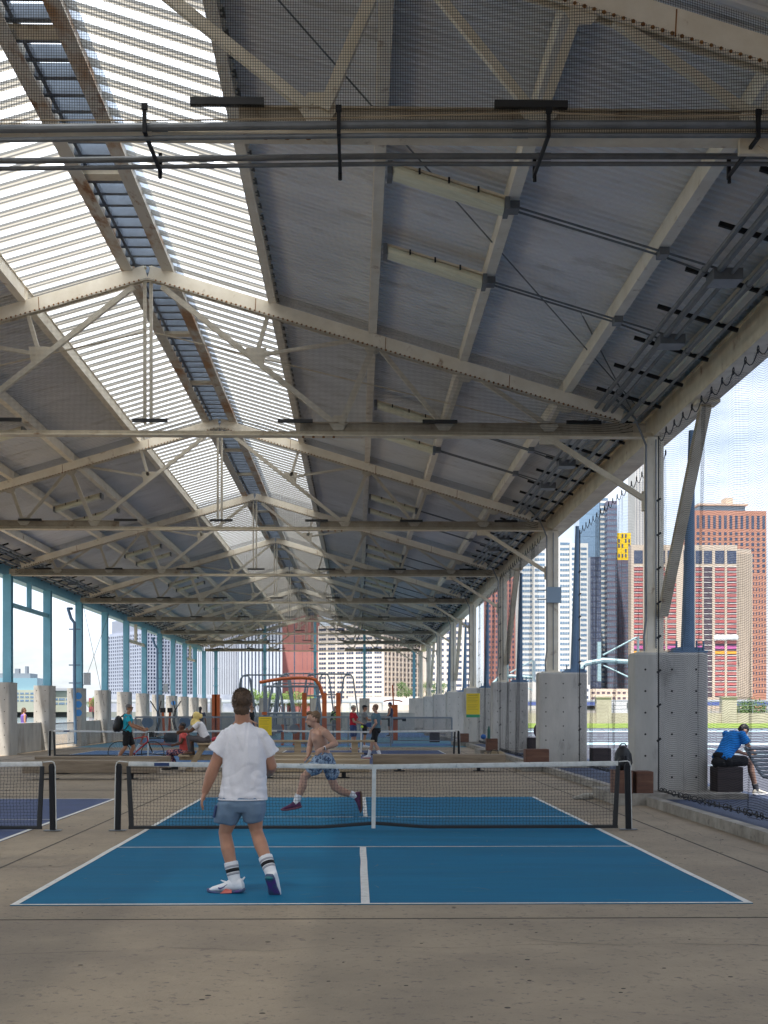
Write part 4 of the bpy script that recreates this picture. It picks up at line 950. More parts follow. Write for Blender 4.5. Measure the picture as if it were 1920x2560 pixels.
t.win('S', 5, 11, t.zpx(1735), t.zpx(1572), .7, .42); t.win('S', 4, 1, t.zpx(1568), t.zpx(1552), .7, .8)
rb = mat('brown_red_facade', (.42,.20,.17), .85, (.36,.165,.14), .06)
t = Tower('tall brown-red tower with small punched windows behind the third right-hand column', 980, 1212, 1312, 1380, rb, R(-4), dep=30, group=GG)
t.win('S', 12, 24, t.zpx(1700), t.h-4, .5, .5)
wb = mat('ivory_facade', (.66,.64,.60), .75, (.6,.58,.55), .05)
t = Tower('ivory tower banded with grey-blue windows and stepped top, between the second and third piers', 900, 1302, 1428, 1345, wb, R(0), dep=30, group=GG)
t.win('S', 4, 27, t.zpx(1708), t.h-2, .78, .46, GLG, mul=4)
t = Tower('narrow ivory block with checkered windows against the glass tower', 895, 1426, 1470, 1358, wb, R(0), dep=20, group=GG)
t.win('S', 2, 27, t.zpx(1708), t.h-2, .7, .46, GLG)
gt = mat('blue_glass_facade', (.20,.30,.40), .12, (.14,.22,.32), .03, spec=.9, stretch=(1,1,.3)); dk = mat('dark_violet_facade', (.17,.15,.20), .5, (.13,.115,.16), .08)
t = Tower('blue glass tower with a checkered white edge, tallest between the first two right-hand piers', 940, 1500, 1520, 1235, wb, R(0), pl=None, dep=24, group=GG)
t.win('S', 1, 40, t.zpx(1735), t.h-2, .96, .5, GLG)
a = MB(); zz = P(0,1228,938).z; a.box(P(1446,1700,938).x, P(1500,1700,938).x, 938, 965, .6, zz); g_ = build(a, 'glass_wall', gt, None) if False else None
t2 = Tower('blue curtain-wall tower left of the checkered edge', 938, 1448, 1499, 1228, gt, R(0), dep=24, group=GG)
t2.win('S', 10, 9, t2.zpx(1735), t2.h-1, .9, .9, mat('curtain_glass',(.13,.21,.31),.1,(.2,.3,.42),.6,spec=.9))
t = Tower('dark navy glass block in front of the blue glass tower', 905, 1476, 1503, 1392, mat('navy_glass_facade',(.03,.035,.07),.15,spec=.9), R(0), dep=20, group=GG)
t.win('S', 4, 22, t.zpx(1735), t.h-1, .85, .8, GL)
t = Tower('dark violet tower with fine window grid behind the yellow-topped one', 930, 1518, 1543, 1252, dk, R(0), dep=24, group=GG)
t.win('S', 5, 34, t.zpx(1735), t.h-2, .6, .6, GLG); t.win('W', 4, 34, t.zpx(1735), t.h-2, .6, .6, GLG)
t = Tower('dark grey tower with a yellow wrapped top', 960, 1542, 1577, 1400, dk, R(0), dep=22, group=GG)
t.win('S', 6, 26, t.zpx(1735), t.h-2, .5, .55, GLG)
YW = mat('yellow_wrap', (.85,.58,.02), .6)
a = MB(); z0 = t.h; z1 = t.zpx(1328); a.box(0, t.w, 0, t.dp, z0, z1); pp = build(a, 'wrapped_top', YW, t.t)
a = MB()
for i in range(4):
    for j in range(5):
        if random.random() < .8: t.box(a, 'S', t.w*(.1+.24*i), t.w*(.22+.24*i), z0+2+j*3.6, z0+4.6+j*3.6, 0, .15)
build(a, 'window', GL, pp)
sp = mat('pale_limestone', (.55,.54,.52), .8, (.5,.49,.47), .05)
t = Tower('slender pale skyscraper rising behind the first right-hand column', 1100, 1588, 1640, 1128, sp, R(0), dep=30, group=GG)
t.win('S', 7, 60, t.zpx(1400), t.h-3, .4, .55, mat('grey_glass',(.25,.27,.3),.2))
pk = mat('buff_facade', (.60,.49,.39), .8, (.55,.45,.36), .05)
t = Tower('buff office tower with red panels between buff piers, behind the first right-hand pier', 900, 1578, 1843, 1362, pk, R(0), dep=10, group=GG)
RP = mat('red_panel', (.55,.13,.13), .6, (.44,.19,.17), .25); DG = mat('dark_recess', (.10,.07,.09), .4)
zb, zt2 = t.zpx(1742), t.zpx(1412); nr = 25; pv = (zt2-zb)/nr; cols = [(1585,1607),(1612,1634),(1640,1662),(1668,1690),(1708,1728),(1738,1755),(1759,1780),(1787,1811),(1817,1841)]
C0 = P(1578,1700,900)
for ci, (xa, xb) in enumerate(cols):
    ua = P(xa,1700,900).x-C0.x; ub = P(xb,1700,900).x-C0.x
    a = MB(); t.box(a, 'S', ua, ub, t.zpx(1405), t.zpx(1372), 0, .12); build(a, 'upper_window', GL, t.t)
    a = MB(); t.box(a, 'S', ua, ub, zb, zt2, 0, .1); bay = build(a, 'window_bay', DG, t.t)
    a = MB(); b = MB()
    for j in range(nr):
        z = zb+pv*j
        if j in (8, 9) and ci != 6: continue
        a.m = 0; t.box(a, 'S', ua, ub, z+pv*.22, z+pv*.80, .1, .25)
        t.box(b, 'S', ua, ub, z+pv*.86, z+pv*.99, .1, .5)
    build(a, 'red_panel', RP if ci != 6 else mat('scaffold_wrap', (.09,.06,.08), .8, (.14,.11,.13), .5), bay); build(b, 'ledge', wb, bay)
    if ci != 6:
        a = MB(); t.box(a, 'S', ua, ub, zb+pv*9.2, zb+pv*9.8, .1, .25); build(a, 'magenta_panel', mat('magenta_panel',(.5,.12,.32),.6), bay)
        a = MB(); t.box(a, 'S', ua, ub, zb+pv*8.2, zb+pv*8.8, .1, .25); build(a, 'amber_panel', mat('amber_panel',(.75,.36,.05),.6), bay)
a = MB()
for ci in (7, 8):
    ua = P(cols[ci][0],1700,900).x-C0.x; ub = P(cols[ci][1],1700,900).x-C0.x
    for k in range(7): f = k/6; a.ell((ua+(ub-ua)*f, -1.2, zb+pv*11.2+random.random()*.8), (1.3,1.1,1.9), 8, 6)
build(a, 'white_tarp', mat('tarp_white',(.85,.85,.85),.8), t.t, vox=.5, sm=1)
g = MB()
for ci, (xa, xb) in enumerate(cols[1:]):
    u = P(xa,1700,900).x-C0.x; v = P(cols[ci][1],1700,900).x-C0.x; t.box(g, 'S', v+.1, u-.1, 0, t.h-1, 0, .9)
build(g, 'facade_pier', pk, t.t)
t = Tower('narrow buff side block with vertical fins to the right of the red-panelled tower', 905, 1843, 1878, 1372, pk, R(20), dep=30, group=GG)
t.win('S', 7, 1, t.zpx(1742), t.h-3, .3, 1, GL, grid='v', gd=.8, name='window_strip')
ob = mat('orange_brick_facade', (.50,.25,.18), .8, (.44,.21,.15), .06)
t = Tower('orange-brown brick tower with a glazed penthouse, top right beyond the red-panelled tower', 1000, 1738, 1916, 1276, ob, R(2), dep=40, group=GG)
t.win('S', 13, 1, t.zpx(1318), t.zpx(1281), .5, .9, GL); t.win('S', 13, 8, t.zpx(1430), t.zpx(1322), .5, .55, GL); t.win('S', 5, 20, t.zpx(1735), t.zpx(1432), .35, .5, GL, u0=.8, u1=1)
p = t.roofbox(.1, .75, 5, mat('penthouse_glass',(.2,.33,.42),.2)); a = MB(); a.box(t.w*.08, t.w*.78, t.dp*.15, t.dp*.85, t.h+5, t.h+6.5); a.box(t.w*.5,t.w*.6,t.dp*.3,t.dp*.6,t.h+6.5,t.h+12); build(a, 'roof_slab', pk, t.t)
t = Tower('low pale building with square windows at the foot of the ivory tower', 880, 1385, 1475, 1712, wb, R(0), dep=15, cat='building', name='low_building')
t.win('S', 6, 2, t.zpx(1752), t.zpx(1716), .5, .4)
t = Tower('beige low building with shaded arcades at the foot of the dark violet tower', 882, 1476, 1580, 1722, pk, R(0), dep=15, cat='building', name='low_building')
t.win('S', 8, 2, t.zpx(1752), t.zpx(1725), .6, .4, DG)
# left: terminal, sheds and low blocks
gc = mat('green_cream_cladding', (.42,.42,.32), .7, (.35,.37,.30), .1)
t = Tower('old ferry terminal with cream cladding and a glazed blue upper storey at the far left', 820, -40, 112, 1725, gc, R(0), dep=30, cat='building', name='terminal_building')
t.win('S', 12, 3, 6, t.h-1, .7, .5, GLG)
a = MB(); a.box(0, t.w*.86, 2, t.dp, t.h, t.h+7.5); pn = build(a, 'upper_storey', mat('aqua_glass',(.22,.36,.42),.2), t.t)
a = MB(); a.box(t.w*.1,t.w*.72,6,t.dp-5,t.h+7.5,t.h+10.5); a.box(t.w*.62,t.w*.66,8,12,t.h+10.5,t.h+15); a.box(t.w*.45,t.w*.52,8,12,t.h+10.5,t.h+13.5); build(a, 'roof_plant', GREYP, t.t)
t = Tower('long low grey-roofed ferry shed on the far bank', 840, 112, 180, 1727, gc, R(0), dep=30, cat='building', name='ferry_shed')
t.win('S', 4, 2, 4, t.h-4, .85, .5, GLG); t.roofbox(-.02, 1.02, 1.6, mat('roof_grey',(.35,.36,.38),.7), 'roof', -.05, 1)
a = MB(); p0 = P(222,1776,840); p1 = P(246,1776,840); a.box(p0.x,p1.x,840,850,.6,P(0,1745,840).z)
solo(a, 'red_shed', mat('red_cladding',(.38,.08,.09),.8), 'dark red shed on the far bank right of the dotted pier', 'building')
a = MB(); p0 = P(272,1776,900); p1 = P(600,1776,900); a.box(p0.x,p1.x,900,915,.6,P(0,1736,900).z)
solo(a, 'waterfront_block', mat('grey_blue_cladding',(.25,.28,.35),.7,(.42,.44,.5),.15), 'mid-height grey waterfront block below the pale grid tower', 'building')
# ================================================================== TREES
def tree(X, Y, z, h, r, label, leaf, seed, bush=False, n=420, group='trees across the river'):
    rnd = random.Random(seed); t = thing('broadleaf_tree' if not bush else 'bush', label, 'tree' if not bush else 'bush', (X, Y, z), group)
    if not bush:
        a = MB(); a.tube([(X,Y,z),(X+.1*r,Y,z+h*.3),(X,Y,z+h*.6)], [h*.035,h*.025,h*.012], 7)
        for k in range(4): g = rnd.random()*6.28; a.tube([(X,Y,z+h*.28),(X+r*.4*math.cos(g),Y+r*.4*math.sin(g),z+h*.5),(X+r*.7*math.cos(g),Y+r*.7*math.sin(g),z+h*.68)], [h*.016,h*.01,h*.005], 5)
        build(a, 'trunk', mat('bark',(.12,.09,.06),.9), t)
    a = MB(); cl = [(Vector((rnd.uniform(-1,1)*r*.75, rnd.uniform(-1,1)*r*.75, rnd.uniform(.38 if not bush else .2,.85)*h)), rnd.uniform(.28,.5)*r) for k in range(11)]
    for c, cr_ in cl:
        for k in range(n//11*3):
            v = Vector((rnd.gauss(0,1),rnd.gauss(0,1),rnd.gauss(0,1))); v.normalize(); v *= cr_*rnd.uniform(.55,1.08); c0 = Vector((X,Y,z))+c+v; s = r*rnd.uniform(.035,.075)
            u = Vector((rnd.gauss(0,1),rnd.gauss(0,1),rnd.gauss(0,1))).normalized()*s; w_ = u.orthogonal().normalized()*s
            a.add([c0-u,c0-w_*.6,c0+u,c0+w_*.6], [(0,1,2,3)])
    build(a, 'crown', leaf, t)
    return t
LF = mat('leaf_green', (.10,.17,.035), .7, (.16,.25,.05), .35); LF2 = mat('leaf_deep_green', (.05,.10,.025), .7, (.09,.16,.035), .4)
for i, (px, yt, r) in enumerate(((628,1730,6.5),(650,1722,7),(676,1727,6.5),(700,1733,6),(724,1724,7),(750,1731,6.5),(776,1728,6.5),(606,1742,5))):
    q = P(px, 1776, 868); h = P(px, yt, 868).z-.6; nm = ['first','second','third','fourth','fifth','sixth','seventh','leftmost, lower'][i]
    tree(q.x, 868-(i%2)*6, .6, h, r, f'sunlit green tree across the river seen through the swing frames, {nm} of the row', LF, i+3)
for i, (px, yt, r) in enumerate(((1014,1704,6.5),(1072,1703,5.5),(1098,1706,5.5))):
    q = P(px, 1776, 880); h = P(px, yt, 880).z-P(px,1745,880).z; tree(q.x, 880, P(px,1745,880).z-3, h+3, r, ['deep green tree on the raised terrace left of the far right columns','deep green tree between the far right columns','deep green tree on the terrace behind the yellow sign pier'][i], LF2, 20+i)
q = P(233,1776,838); tree(q.x, 836, .6, P(0,1737,836).z, 4, 'small green tree above the red shed at the left', LF, 41)
for i, X in enumerate((45.2, 47.8)): tree(X, 156+i, 0, 2.6, 2.2, ['rounded green bush behind the boundary wall near the right edge','second rounded green bush behind the boundary wall at the right edge'][i], LF2, 50+i, bush=True, n=500, group='bushes behind the wall')
for i in range(5):
    q = P(858+i*13,1776,130); tree(q.x, 118, 0, 2.15-(i%2)*.25, .42, ['leftmost, taller','second, shorter','middle, taller','fourth, shorter','rightmost, taller'][i]+' upright shrub of the small row beyond the end wall', LF2, 60+i, bush=True, n=90, group='shrubs beyond the end wall')
a = MB(); p0 = P(1000,1776,150)
for i in range(1): a.box(P(958,1776,160).x, P(1055,1776,160).x, 160, 164, 2.3, 3.1)
solo(a, 'ferry_canopy', WH, 'white flat canopy beyond the end wall right of the red-shirted player', 'canopy')
#==PART5==
# ================================================================== PEOPLE
def skin(name, c): 
    m = mat(name, c, .55, tuple(x*.88 for x in c), 9, spec=.35); m.node_tree.nodes['Principled BSDF'].inputs['Subsurface Weight'].default_value = .06; return m
SK_L = skin('skin_tanned', (.46,.235,.15)); SK_P = skin('skin_fair', (.50,.29,.205)); SK_D = skin('skin_dark', (.13,.06,.035)); SK_O = skin('skin_olive', (.40,.20,.12))
def cloth(name, c, c2=None, sc=8, **k): return mat(name, c, .9, c2 or tuple(x*.9 for x in c), sc, bump=.12, bsc=60, **k)
WHITE_T = cloth('white_cotton', (.74,.73,.77)); WHITE_K = cloth('white_knit', (.78,.77,.78)); HAIRB = mat('brown_hair', (.05,.029,.017), .6, (.12,.07,.038), 45); HAIRG = mat('grey_hair', (.22,.21,.20), .7, (.1,.09,.09), 60); HAIRK = mat('black_hair', (.012,.010,.010), .5)
BLACKC = cloth('black_cloth', (.012,.012,.014))
V3 = Vector
def face_frame(f):
    f = V3(f).normalized(); s = f.cross(V3((0,0,1))); s.normalize(); return f, s, s.cross(f).normalized()   # forward, right, up
def head(a, c, f, k=1.0, fem=False):
    """cranium, jaw, nose, brow, ears around centre c, looking along f"""
    f, s, u = face_frame(f); rot = Matrix((s, f, u)).transposed()
    a.ell(c+u*.025*k-f*.012*k, (.074*k,.095*k,.092*k), 18, 12, rot)
    a.ell(c-u*.045*k+f*.028*k, (.056*k,.062*k,.066*k), 14, 10, rot)
    a.ell(c-u*.088*k+f*.064*k, (.024*k,.022*k,.02*k), 10, 8, rot)                 # chin
    a.cap(c+u*.012*k+f*.082*k, c-u*.024*k+f*.106*k, .009*k, .013*k, 8)           # nose
    a.ell(c+u*.026*k+f*.076*k, (.045*k,.014*k,.012*k), 10, 8, rot)               # brow
    a.ell(c-u*.052*k+f*.086*k, (.022*k,.01*k,.007*k), 10, 6, rot); a.ell(c-u*.063*k+f*.083*k, (.018*k,.01*k,.007*k), 10, 6, rot)
    for q in (-1,1): a.ell(c+s*q*.076*k-f*.006*k-u*.004*k, (.010*k,.020*k,.032*k), 8, 8, rot)
def hand(a, w, d, palm_n, side, k=1.0, curl=.35, fist=False):
    """w wrist, d direction of hand, palm_n palm normal, side: vector towards the thumb"""
    d = V3(d).normalized(); n = V3(palm_n); n = (n-d*n.dot(d)).normalized(); th = V3(side); th = (th-d*th.dot(d)-n*th.dot(n)).normalized()
    rot = Matrix((th, d, n)).transposed()
    a.ell(w+d*.045*k, (.040*k,.056*k,.017*k), 12, 8, rot)
    c1 = 1.25 if fist else curl
    for i, (o, ln) in enumerate(((.030,.072),(.010,.080),(-.011,.075),(-.030,.058))):
        p = w+d*.078*k+th*o*k; g = c1*(.9+.12*i); dd = d
        for seg, L_ in enumerate((.42,.32,.26)):
            dd = (d*math.cos(g*(seg+.6))+n*math.sin(g*(seg+.6))+th*(.12*(1.5-i)*.35)).normalized(); q = p+dd*ln*L_*k*1.05
            a.cap(p, q, .0092*k*(1-.1*seg), .0085*k*(1-.12*seg), 7); p = q
    p = w+d*.022*k+th*.028*k; q = p+(d*.6+th*.7+n*.25).normalized()*.038*k; a.cap(p, q, .0125*k, .0105*k, 8); a.cap(q, q+(d*.9+th*.15+n*(.9 if fist else .35)).normalized()*.032*k, .0105*k, .009*k, 8)
def limb(a, pts, rs, n=14):
    for i in range(len(pts)-1): a.cap(pts[i], pts[i+1], rs[i], rs[i+1], n)
def arm(a, sh, el, wr, k=1.0):
    a.cap(sh, sh.lerp(el,.45), .056*k, .050*k); a.cap(sh.lerp(el,.45), el, .050*k, .040*k); a.cap(el, el.lerp(wr,.3), .040*k, .043*k); a.cap(el.lerp(wr,.3), wr, .043*k, .026*k)
def leg(a, hp, kn, an, back, k=1.0):
    a.cap(hp, hp.lerp(kn,.5), .088*k, .074*k); a.cap(hp.lerp(kn,.5), kn, .074*k, .056*k)
    m = kn.lerp(an,.32)+V3(back)*.018*k; a.cap(kn, m, .054*k, .060*k); a.cap(m, an, .060*k, .036*k)
def folds(amp, fx=7, fz=2.2, seed=0):
    return lambda c, n: n*(amp*noise.noise(V3((c.x*fx+seed, c.y*fx, c.z*fz)))+amp*.55*noise.noise(V3((c.x*fx*2.3+c.z*3, c.y*fx*2, c.z*fz*2.6+seed))))
def shoe(parent, an, toe, m_up, m_so, k=1.0, label=None, sole_dir=None, vox=.007):
    """an ankle, toe direction vector; heel sits below/behind the ankle"""
    d = V3(toe).normalized(); s = d.cross(V3((0,0,1)))
    s = s.normalized() if s.length > .25 else V3((0,1,0)).cross(d).normalized()*-1
    u = s.cross(d).normalized() if sole_dir is None else -V3(sole_dir).normalized()
    s = d.cross(u).normalized(); heel = an-d*.065*k-u*.085*k
    up = MB(); so = MB(); ln = .29*k
    up.loft([(heel+d*(ln*f)+u*(.02+.1*hh/2)*k, s*.05*ww*k, u*.1*hh/2*k) for f,hh,ww in ((0,.55,.7),(.05,.95,.85),(.2,1.0,.9),(.38,.95,.92),(.5,.72,1.0),(.7,.52,1.05),(.88,.38,.9),(.99,.2,.5))], 16, 2.4)
    so.loft([(heel+d*(ln*f)+u*(.014+l)*k, s*.05*ww*k, u*.016*k) for f,ww,l in ((-.02,.75,.012),(.08,1.0,.003),(.4,.95,0),(.7,1.15,0),(.9,1.0,.008),(1.03,.55,.02))], 16, 2.6)
    o = build(up, 'shoe', m_up, parent, vox=vox, sm=2, label=label); build(so, 'sole', m_so, o, vox=vox, sm=1)
    return o, heel, d, s, u
def sock(parent, an, kn, m, k=1.0, hgt=.14, stripe=None):
    ax = (kn-an).normalized(); rr = lambda z: (.043+.075*max(0, z))*k
    a = MB(); zs = (-.05,-.02,.03,.07,hgt-.01,hgt); a.tube([an+ax*z*k for z in zs], [.03*k]+[rr(z)+.003 for z in zs[1:]], 18); o = build(a, 'sock', m, parent, vox=.007, sm=1)
    if stripe:
        for z0, z1, mm in stripe: b = MB(); b.tube([an+ax*z0*k, an+ax*z1*k], [rr(z0)+.0045, rr(z1)+.0045], 20); build(b, 'sock_stripe', mm, o, smooth=True)
    return o

# ------------------------------------------------------------------ the player in the white shirt
D1 = 11.55
def Z1(x, y, dy=0): p = P(460+x/4.254, 1720+y/4.254, D1); p.y += dy; return p
t = thing('person', 'man in white T-shirt and blue shorts seen from behind, standing on the bright blue court', 'person', (Z1(600,1200).x, D1, 0))
hc = Z1(622,170); nk = Z1(622,330); shL, shR = Z1(470,522), Z1(800,518); elL, elR = Z1(318,840), Z1(925,830,.06); wrL = Z1(218,1105,.05); wrR = Z1(880,925,.30)
hpL, hpR = Z1(530,1265), Z1(735,1265); knL, knR = Z1(425,1545,.07), Z1(762,1520,.05); anL = Z1(545,2064,-.02); anR = Z1(945,1965,-.16)
V_ = .0085
a = MB(); head(a, hc, (.06,1,-.02), 1.05); a.cap(nk-V3((0,.0,.06)), hc-V3((0,.03,.05)), .067, .064)
a.cap(Z1(570,400), Z1(630,350), .045, .058); a.cap(Z1(680,400), Z1(620,350), .045, .058)
a.loft([(Z1(630,y,dy), V3((w_,0,0)), V3((0,dd,0))) for y,w_,dd,dy in ((470,.12,.05,0),(570,.14,.075,0),(800,.135,.08,0),(1000,.14,.085,0),(1200,.15,.10,0),(1300,.14,.10,0))], 20)
arm(a, shL, elL, wrL, 1.26); arm(a, shR, elR, wrR, 1.22); leg(a, hpL, knL, anL, (0,-1,0), 1.02); leg(a, hpR, knR, anR, (0,-1,0), 1.02)
hand(a, wrL, Z1(175,1230)-Z1(218,1105), (1,.2,0), (.55,1,0), 1.06, .30); hand(a, wrR, (-.2,1,0), (-1,0,0), (0,0,1), 1.0, 1.1, True)
build(a, 'body', SK_L, t, vox=V_, sm=2)
# hair: short cap with a rough surface and small tufts
a = MB(); f, s, u = face_frame((.06,1,-.02)); rot = Matrix((s,f,u)).transposed()
a.ell(hc+u*.035-f*.018, (.088,.104,.099), 20, 14, rot); a.ell(hc-u*.045-f*.050, (.075,.056,.066), 16, 10, rot); a.ell(hc+u*.085+f*.01, (.074,.082,.052), 16, 10, rot)
h_ = build(a, 'hair', HAIRB, t, vox=.008, sm=2, disp=lambda c, n: n*(.007*noise.noise(c*55)+.004*noise.noise(c*120)))
a = MB(); rnd = random.Random(3)
for i in range(1500):
    v = V3((rnd.gauss(0,1), rnd.gauss(0,1)-.3, rnd.gauss(0,1)+.35)).normalized()
    if v.z < -.55: continue
    c = hc+u*.03-f*.018+rot@V3((v.x*.089, v.y*.105, v.z*.105)); tip = c+v*rnd.uniform(.005,.014)+V3((rnd.gauss(0,.005),rnd.gauss(0,.005),-.006 if v.z<.5 else .004)); w_ = v.orthogonal().normalized()*.0022
    a.add([c-w_, c+w_, tip], [(0,1,2)])
build(a, 'hair_tuft', HAIRB, h_, kind='stuff')
a = MB()
rings = []
for y,x0,x1,dd,dy in ((352,560,700,.062,.0),(385,505,745,.075,0),(430,440,815,.092,0),(500,420,850,.112,-.005),(620,415,868,.128,-.01),(760,408,875,.130,-.01),(900,402,880,.132,-.005),(1040,390,885,.137,0),(1130,372,886,.142,0),(1180,368,880,.142,0)):
    c = Z1((x0+x1)/2, y, dy); rings.append((c, V3((Z1(x1,y).x-c.x,0,0)), V3((0,dd,0))))
a.loft(rings, 32, 2.3)
e1 = Z1(350,690); e2 = Z1(928,700,.03)
a.tube([shL+V3((.035,0,.02)), shL.lerp(e1,.3), e1.lerp(elL,.06)], [.078,.088,.096], 18); a.tube([shR-V3((.035,0,-.02)), shR.lerp(e2,.3), e2.lerp(elR,.12)], [.078,.086,.086], 18); a.ell(shL, .086); a.ell(shR, .086)
def shirtfold(c, n):
    x = (c.x-nk.x); z = c.z-hpL.z
    v = .009*math.sin(x*40+2.5*noise.noise(V3((x*5,z*3,1))))*max(0,min(1,(z-.08)/.25))*max(0,1-abs(x)/.17)*(1 if n.y<0 else .3)
    q = noise.noise(V3((x*7+z*1.5, c.y*4+9, z*2.2-abs(x)*3))); v -= .009*max(0, 1-abs(q)*5)
    q = noise.noise(V3((x*5-z*5, c.y*4+2, z*6))); v -= .004*max(0, 1-abs(q)*6)
    v += .008*noise.noise(V3((x*8+z*4, c.y*6, z*2.5)))+.003*noise.noise(V3((x*16-z*9, 3, z*8)))
    v += .007*math.sin(z*60+x*22+4*noise.noise(V3((x*6,2,z*6))))*max(0,1-abs(z-.07)/.12)
    return n*v
sh = build(a, 'shirt', WHITE_T, t, vox=.0085, sm=3, disp=shirtfold)
a = MB(); a.loft([(Z1(624,1176), V3((.220,0,0)), V3((0,.152,0))), (Z1(624,1190), V3((.219,0,0)), V3((0,.151,0)))], 32, 2.3); build(a, 'shirt_hem', WHITE_T, sh, vox=.007, sm=1)
BS = cloth('blue_shorts', (.16,.235,.33), (.13,.195,.28), 5)
a = MB(); a.loft([(Z1(620,1130), V3((.195,0,0)), V3((0,.13,0))), (Z1(622,1250), V3((.205,0,0)), V3((0,.142,0))), (Z1(618,1315), V3((.185,0,0)), V3((0,.115,0)))], 28, 2.3)
a.loft([(Z1(510,1210), V3((.120,0,0)), V3((0,.140,0))), (Z1(468,1340,.02), V3((.120,0,0)), V3((0,.130,0))), (Z1(435,1442,.04), V3((.100,0,-.012)), V3((0,.108,0)))], 24, 2.2)
a.loft([(Z1(730,1210), V3((.120,0,0)), V3((0,.140,0))), (Z1(740,1330,.01), V3((.104,0,0)), V3((0,.126,0))), (Z1(736,1425,.03), V3((.086,0,0)), V3((0,.102,0)))], 24, 2.2)
sho = build(a, 'shorts', BS, t, vox=.009, sm=9, disp=folds(.012, 8, 4, 3))
a = MB(); a.bar(Z1(352,1240,-.08), Z1(325,1370,-.06), .012, .02); build(a, 'pocket_zip', NAVY, sho)
GR = cloth('grey_band', (.36,.36,.38))
sock(t, anL, knL, WHITE_K, 1.1, .165, ((.058,.076,GR),(.082,.110,BLACKC),(.118,.134,GR))); sock(t, anR, knR, WHITE_K, 1.1, .165, ((.058,.076,GR),(.082,.110,BLACKC),(.118,.134,GR)))
WSH = mat('white_shoe', (.76,.75,.76), .55); SPUR = mat('purple_sole', (.10,.03,.20), .5, (.03,.10,.14), 12)
o, heel, d, s, u = shoe(t, anL+V3((.005,0,-.0)), (-1,.16,-.05), WSH, SPUR, 1.1, 'white trainer flat on the court with coral and purple marks')
a = MB(); 
side = -s if (-s).y < 0 else s; sd = side.normalized()
for f0,f1,z0,z1 in ((.30,.62,.012,.040),): 
    b0 = heel+d*.29*1.1*f0+sd*.0545; b1 = heel+d*.29*1.1*f1+sd*.060; a.hexa([b0+u*.010,b1+u*.010,b1+u*.010+sd*.006,b0+u*.010+sd*.006,b0+u*.036,b1+u*.050-d*.05,b1+u*.050-d*.05+sd*.003,b0+u*.036+sd*.003])
build(a, 'coral_patch', mat('coral',(.8,.18,.13),.5), o)
a = MB(); q = [heel+d*.13+u*.088+sd*.046, heel+d*.17+u*.06+sd*.053, heel+d*.20+u*.05+sd*.055, heel+d*.215+u*.058+sd*.054]; a.tube(q, [.003,.006,.010,.006], 6); build(a, 'shoe_mark', SPUR, o)
a = MB(); a.cap(heel+u*.10+d*.02, heel+u*.135-d*.01, .012, .006); a.cap(heel+u*.10+d*.16, heel+u*.115+d*.2, .008, .005); build(a, 'heel_tab', WSH, o)
o, heel, d, s, u = shoe(t, anR+V3((.015,0,-.01)), (.22,.62,-.95), WSH, SPUR, .98, 'white trainer with its heel lifted, dark sole turned to the camera')
a = MB(); a.ell(heel+d*.02+u*.012, (.04,.03,.02)); build(a, 'heel_pad', mat('teal_sole',(.01,.13,.15),.5), o)
# ------------------------------------------------------------------ the shirtless runner
D2 = 19.9
def Z2(x, y, dy=0): p = P(680+x/5.925, 1760+y/5.925, D2); p.y += dy; return p
t = thing('person', 'shirtless man in patterned blue shorts running leftwards behind the near net', 'person', (Z2(700,900).x, D2, .0))
hc = Z2(608,232); fwd = (-1,-.12,-.12); nk = Z2(672,350); shN, shF = Z2(800,425,-.19), Z2(610,425,.17); elN, wrN = Z2(945,585,-.24), Z2(775,650,-.30); elF, wrF = Z2(555,640,.16), Z2(535,760,.08)
hpN, hpF = Z2(760,830,-.10), Z2(800,830,.10); knN, anN = Z2(480,1075,-.12), Z2(362,1460,-.10); knF, anF = Z2(925,1235,.10), Z2(1250,1375,.12)
a = MB(); head(a, hc, fwd, 1.06); a.cap(Z2(690,400), hc+V3((.03,0,-.05)), .064, .056)
ax = lambda c, hw, hd, tilt: (c, V3((hw*math.cos(tilt),0,hw*math.sin(tilt))), V3((0,hd,0)))
a.loft([ax(Z2(700,385),.075,.13,-.25), ax(Z2(695,450),.120,.19,-.25), ax(Z2(705,540),.126,.185,-.15), ax(Z2(725,640),.108,.16,0), ax(Z2(760,730),.105,.15,.15), ax(Z2(780,820),.115,.165,.2), ax(Z2(785,880),.10,.15,.2)], 24)
a.ell(Z2(655,520,-.09), (.06,.085,.07)); a.ell(Z2(650,520,.09), (.06,.085,.07)); a.cap(Z2(800,430,-.12), Z2(700,380), .06, .07); a.cap(Z2(640,430,.1), Z2(700,380), .06, .07)
arm(a, shN, elN, wrN, 1.12); arm(a, shF, elF, wrF, 1.12); leg(a, hpN, knN, anN, (1,0,0), 1.08); leg(a, hpF, knF, anF, (.2,0,-1), 1.08)
hand(a, wrN, Z2(660,715,-.3)-wrN, (0,1,-.3), (-.3,0,-.9), 1.05, .35); hand(a, wrF, (-.25,-.25,-1), (-1,0,.2), (0,-1,0), 1.05, 1.1, True)
bd = build(a, 'body', SK_P, t, vox=.0095, sm=2)
f, s, u = face_frame(fwd); rot = Matrix((s,f,u)).transposed()
a = MB(); a.ell(hc+u*.052-f*.034, (.084,.094,.078), 20, 14, rot); a.ell(hc-u*.01-f*.066, (.070,.042,.062), 14, 10, rot); a.ell(hc+u*.108+f*.040, (.055,.05,.030), 12, 8, rot)
h_ = build(a, 'hair', mat('sandy_hair',(.11,.06,.03),.6,(.19,.11,.055),60), t, vox=.0085, sm=1, disp=lambda c, n: n*(.012*noise.noise(c*45)+.004*noise.noise(c*120)))
a = MB()
for q in (-1,1): a.ell(hc+f*.088+s*q*.030+u*.014, (.008,.005,.0035), 8, 6, rot)
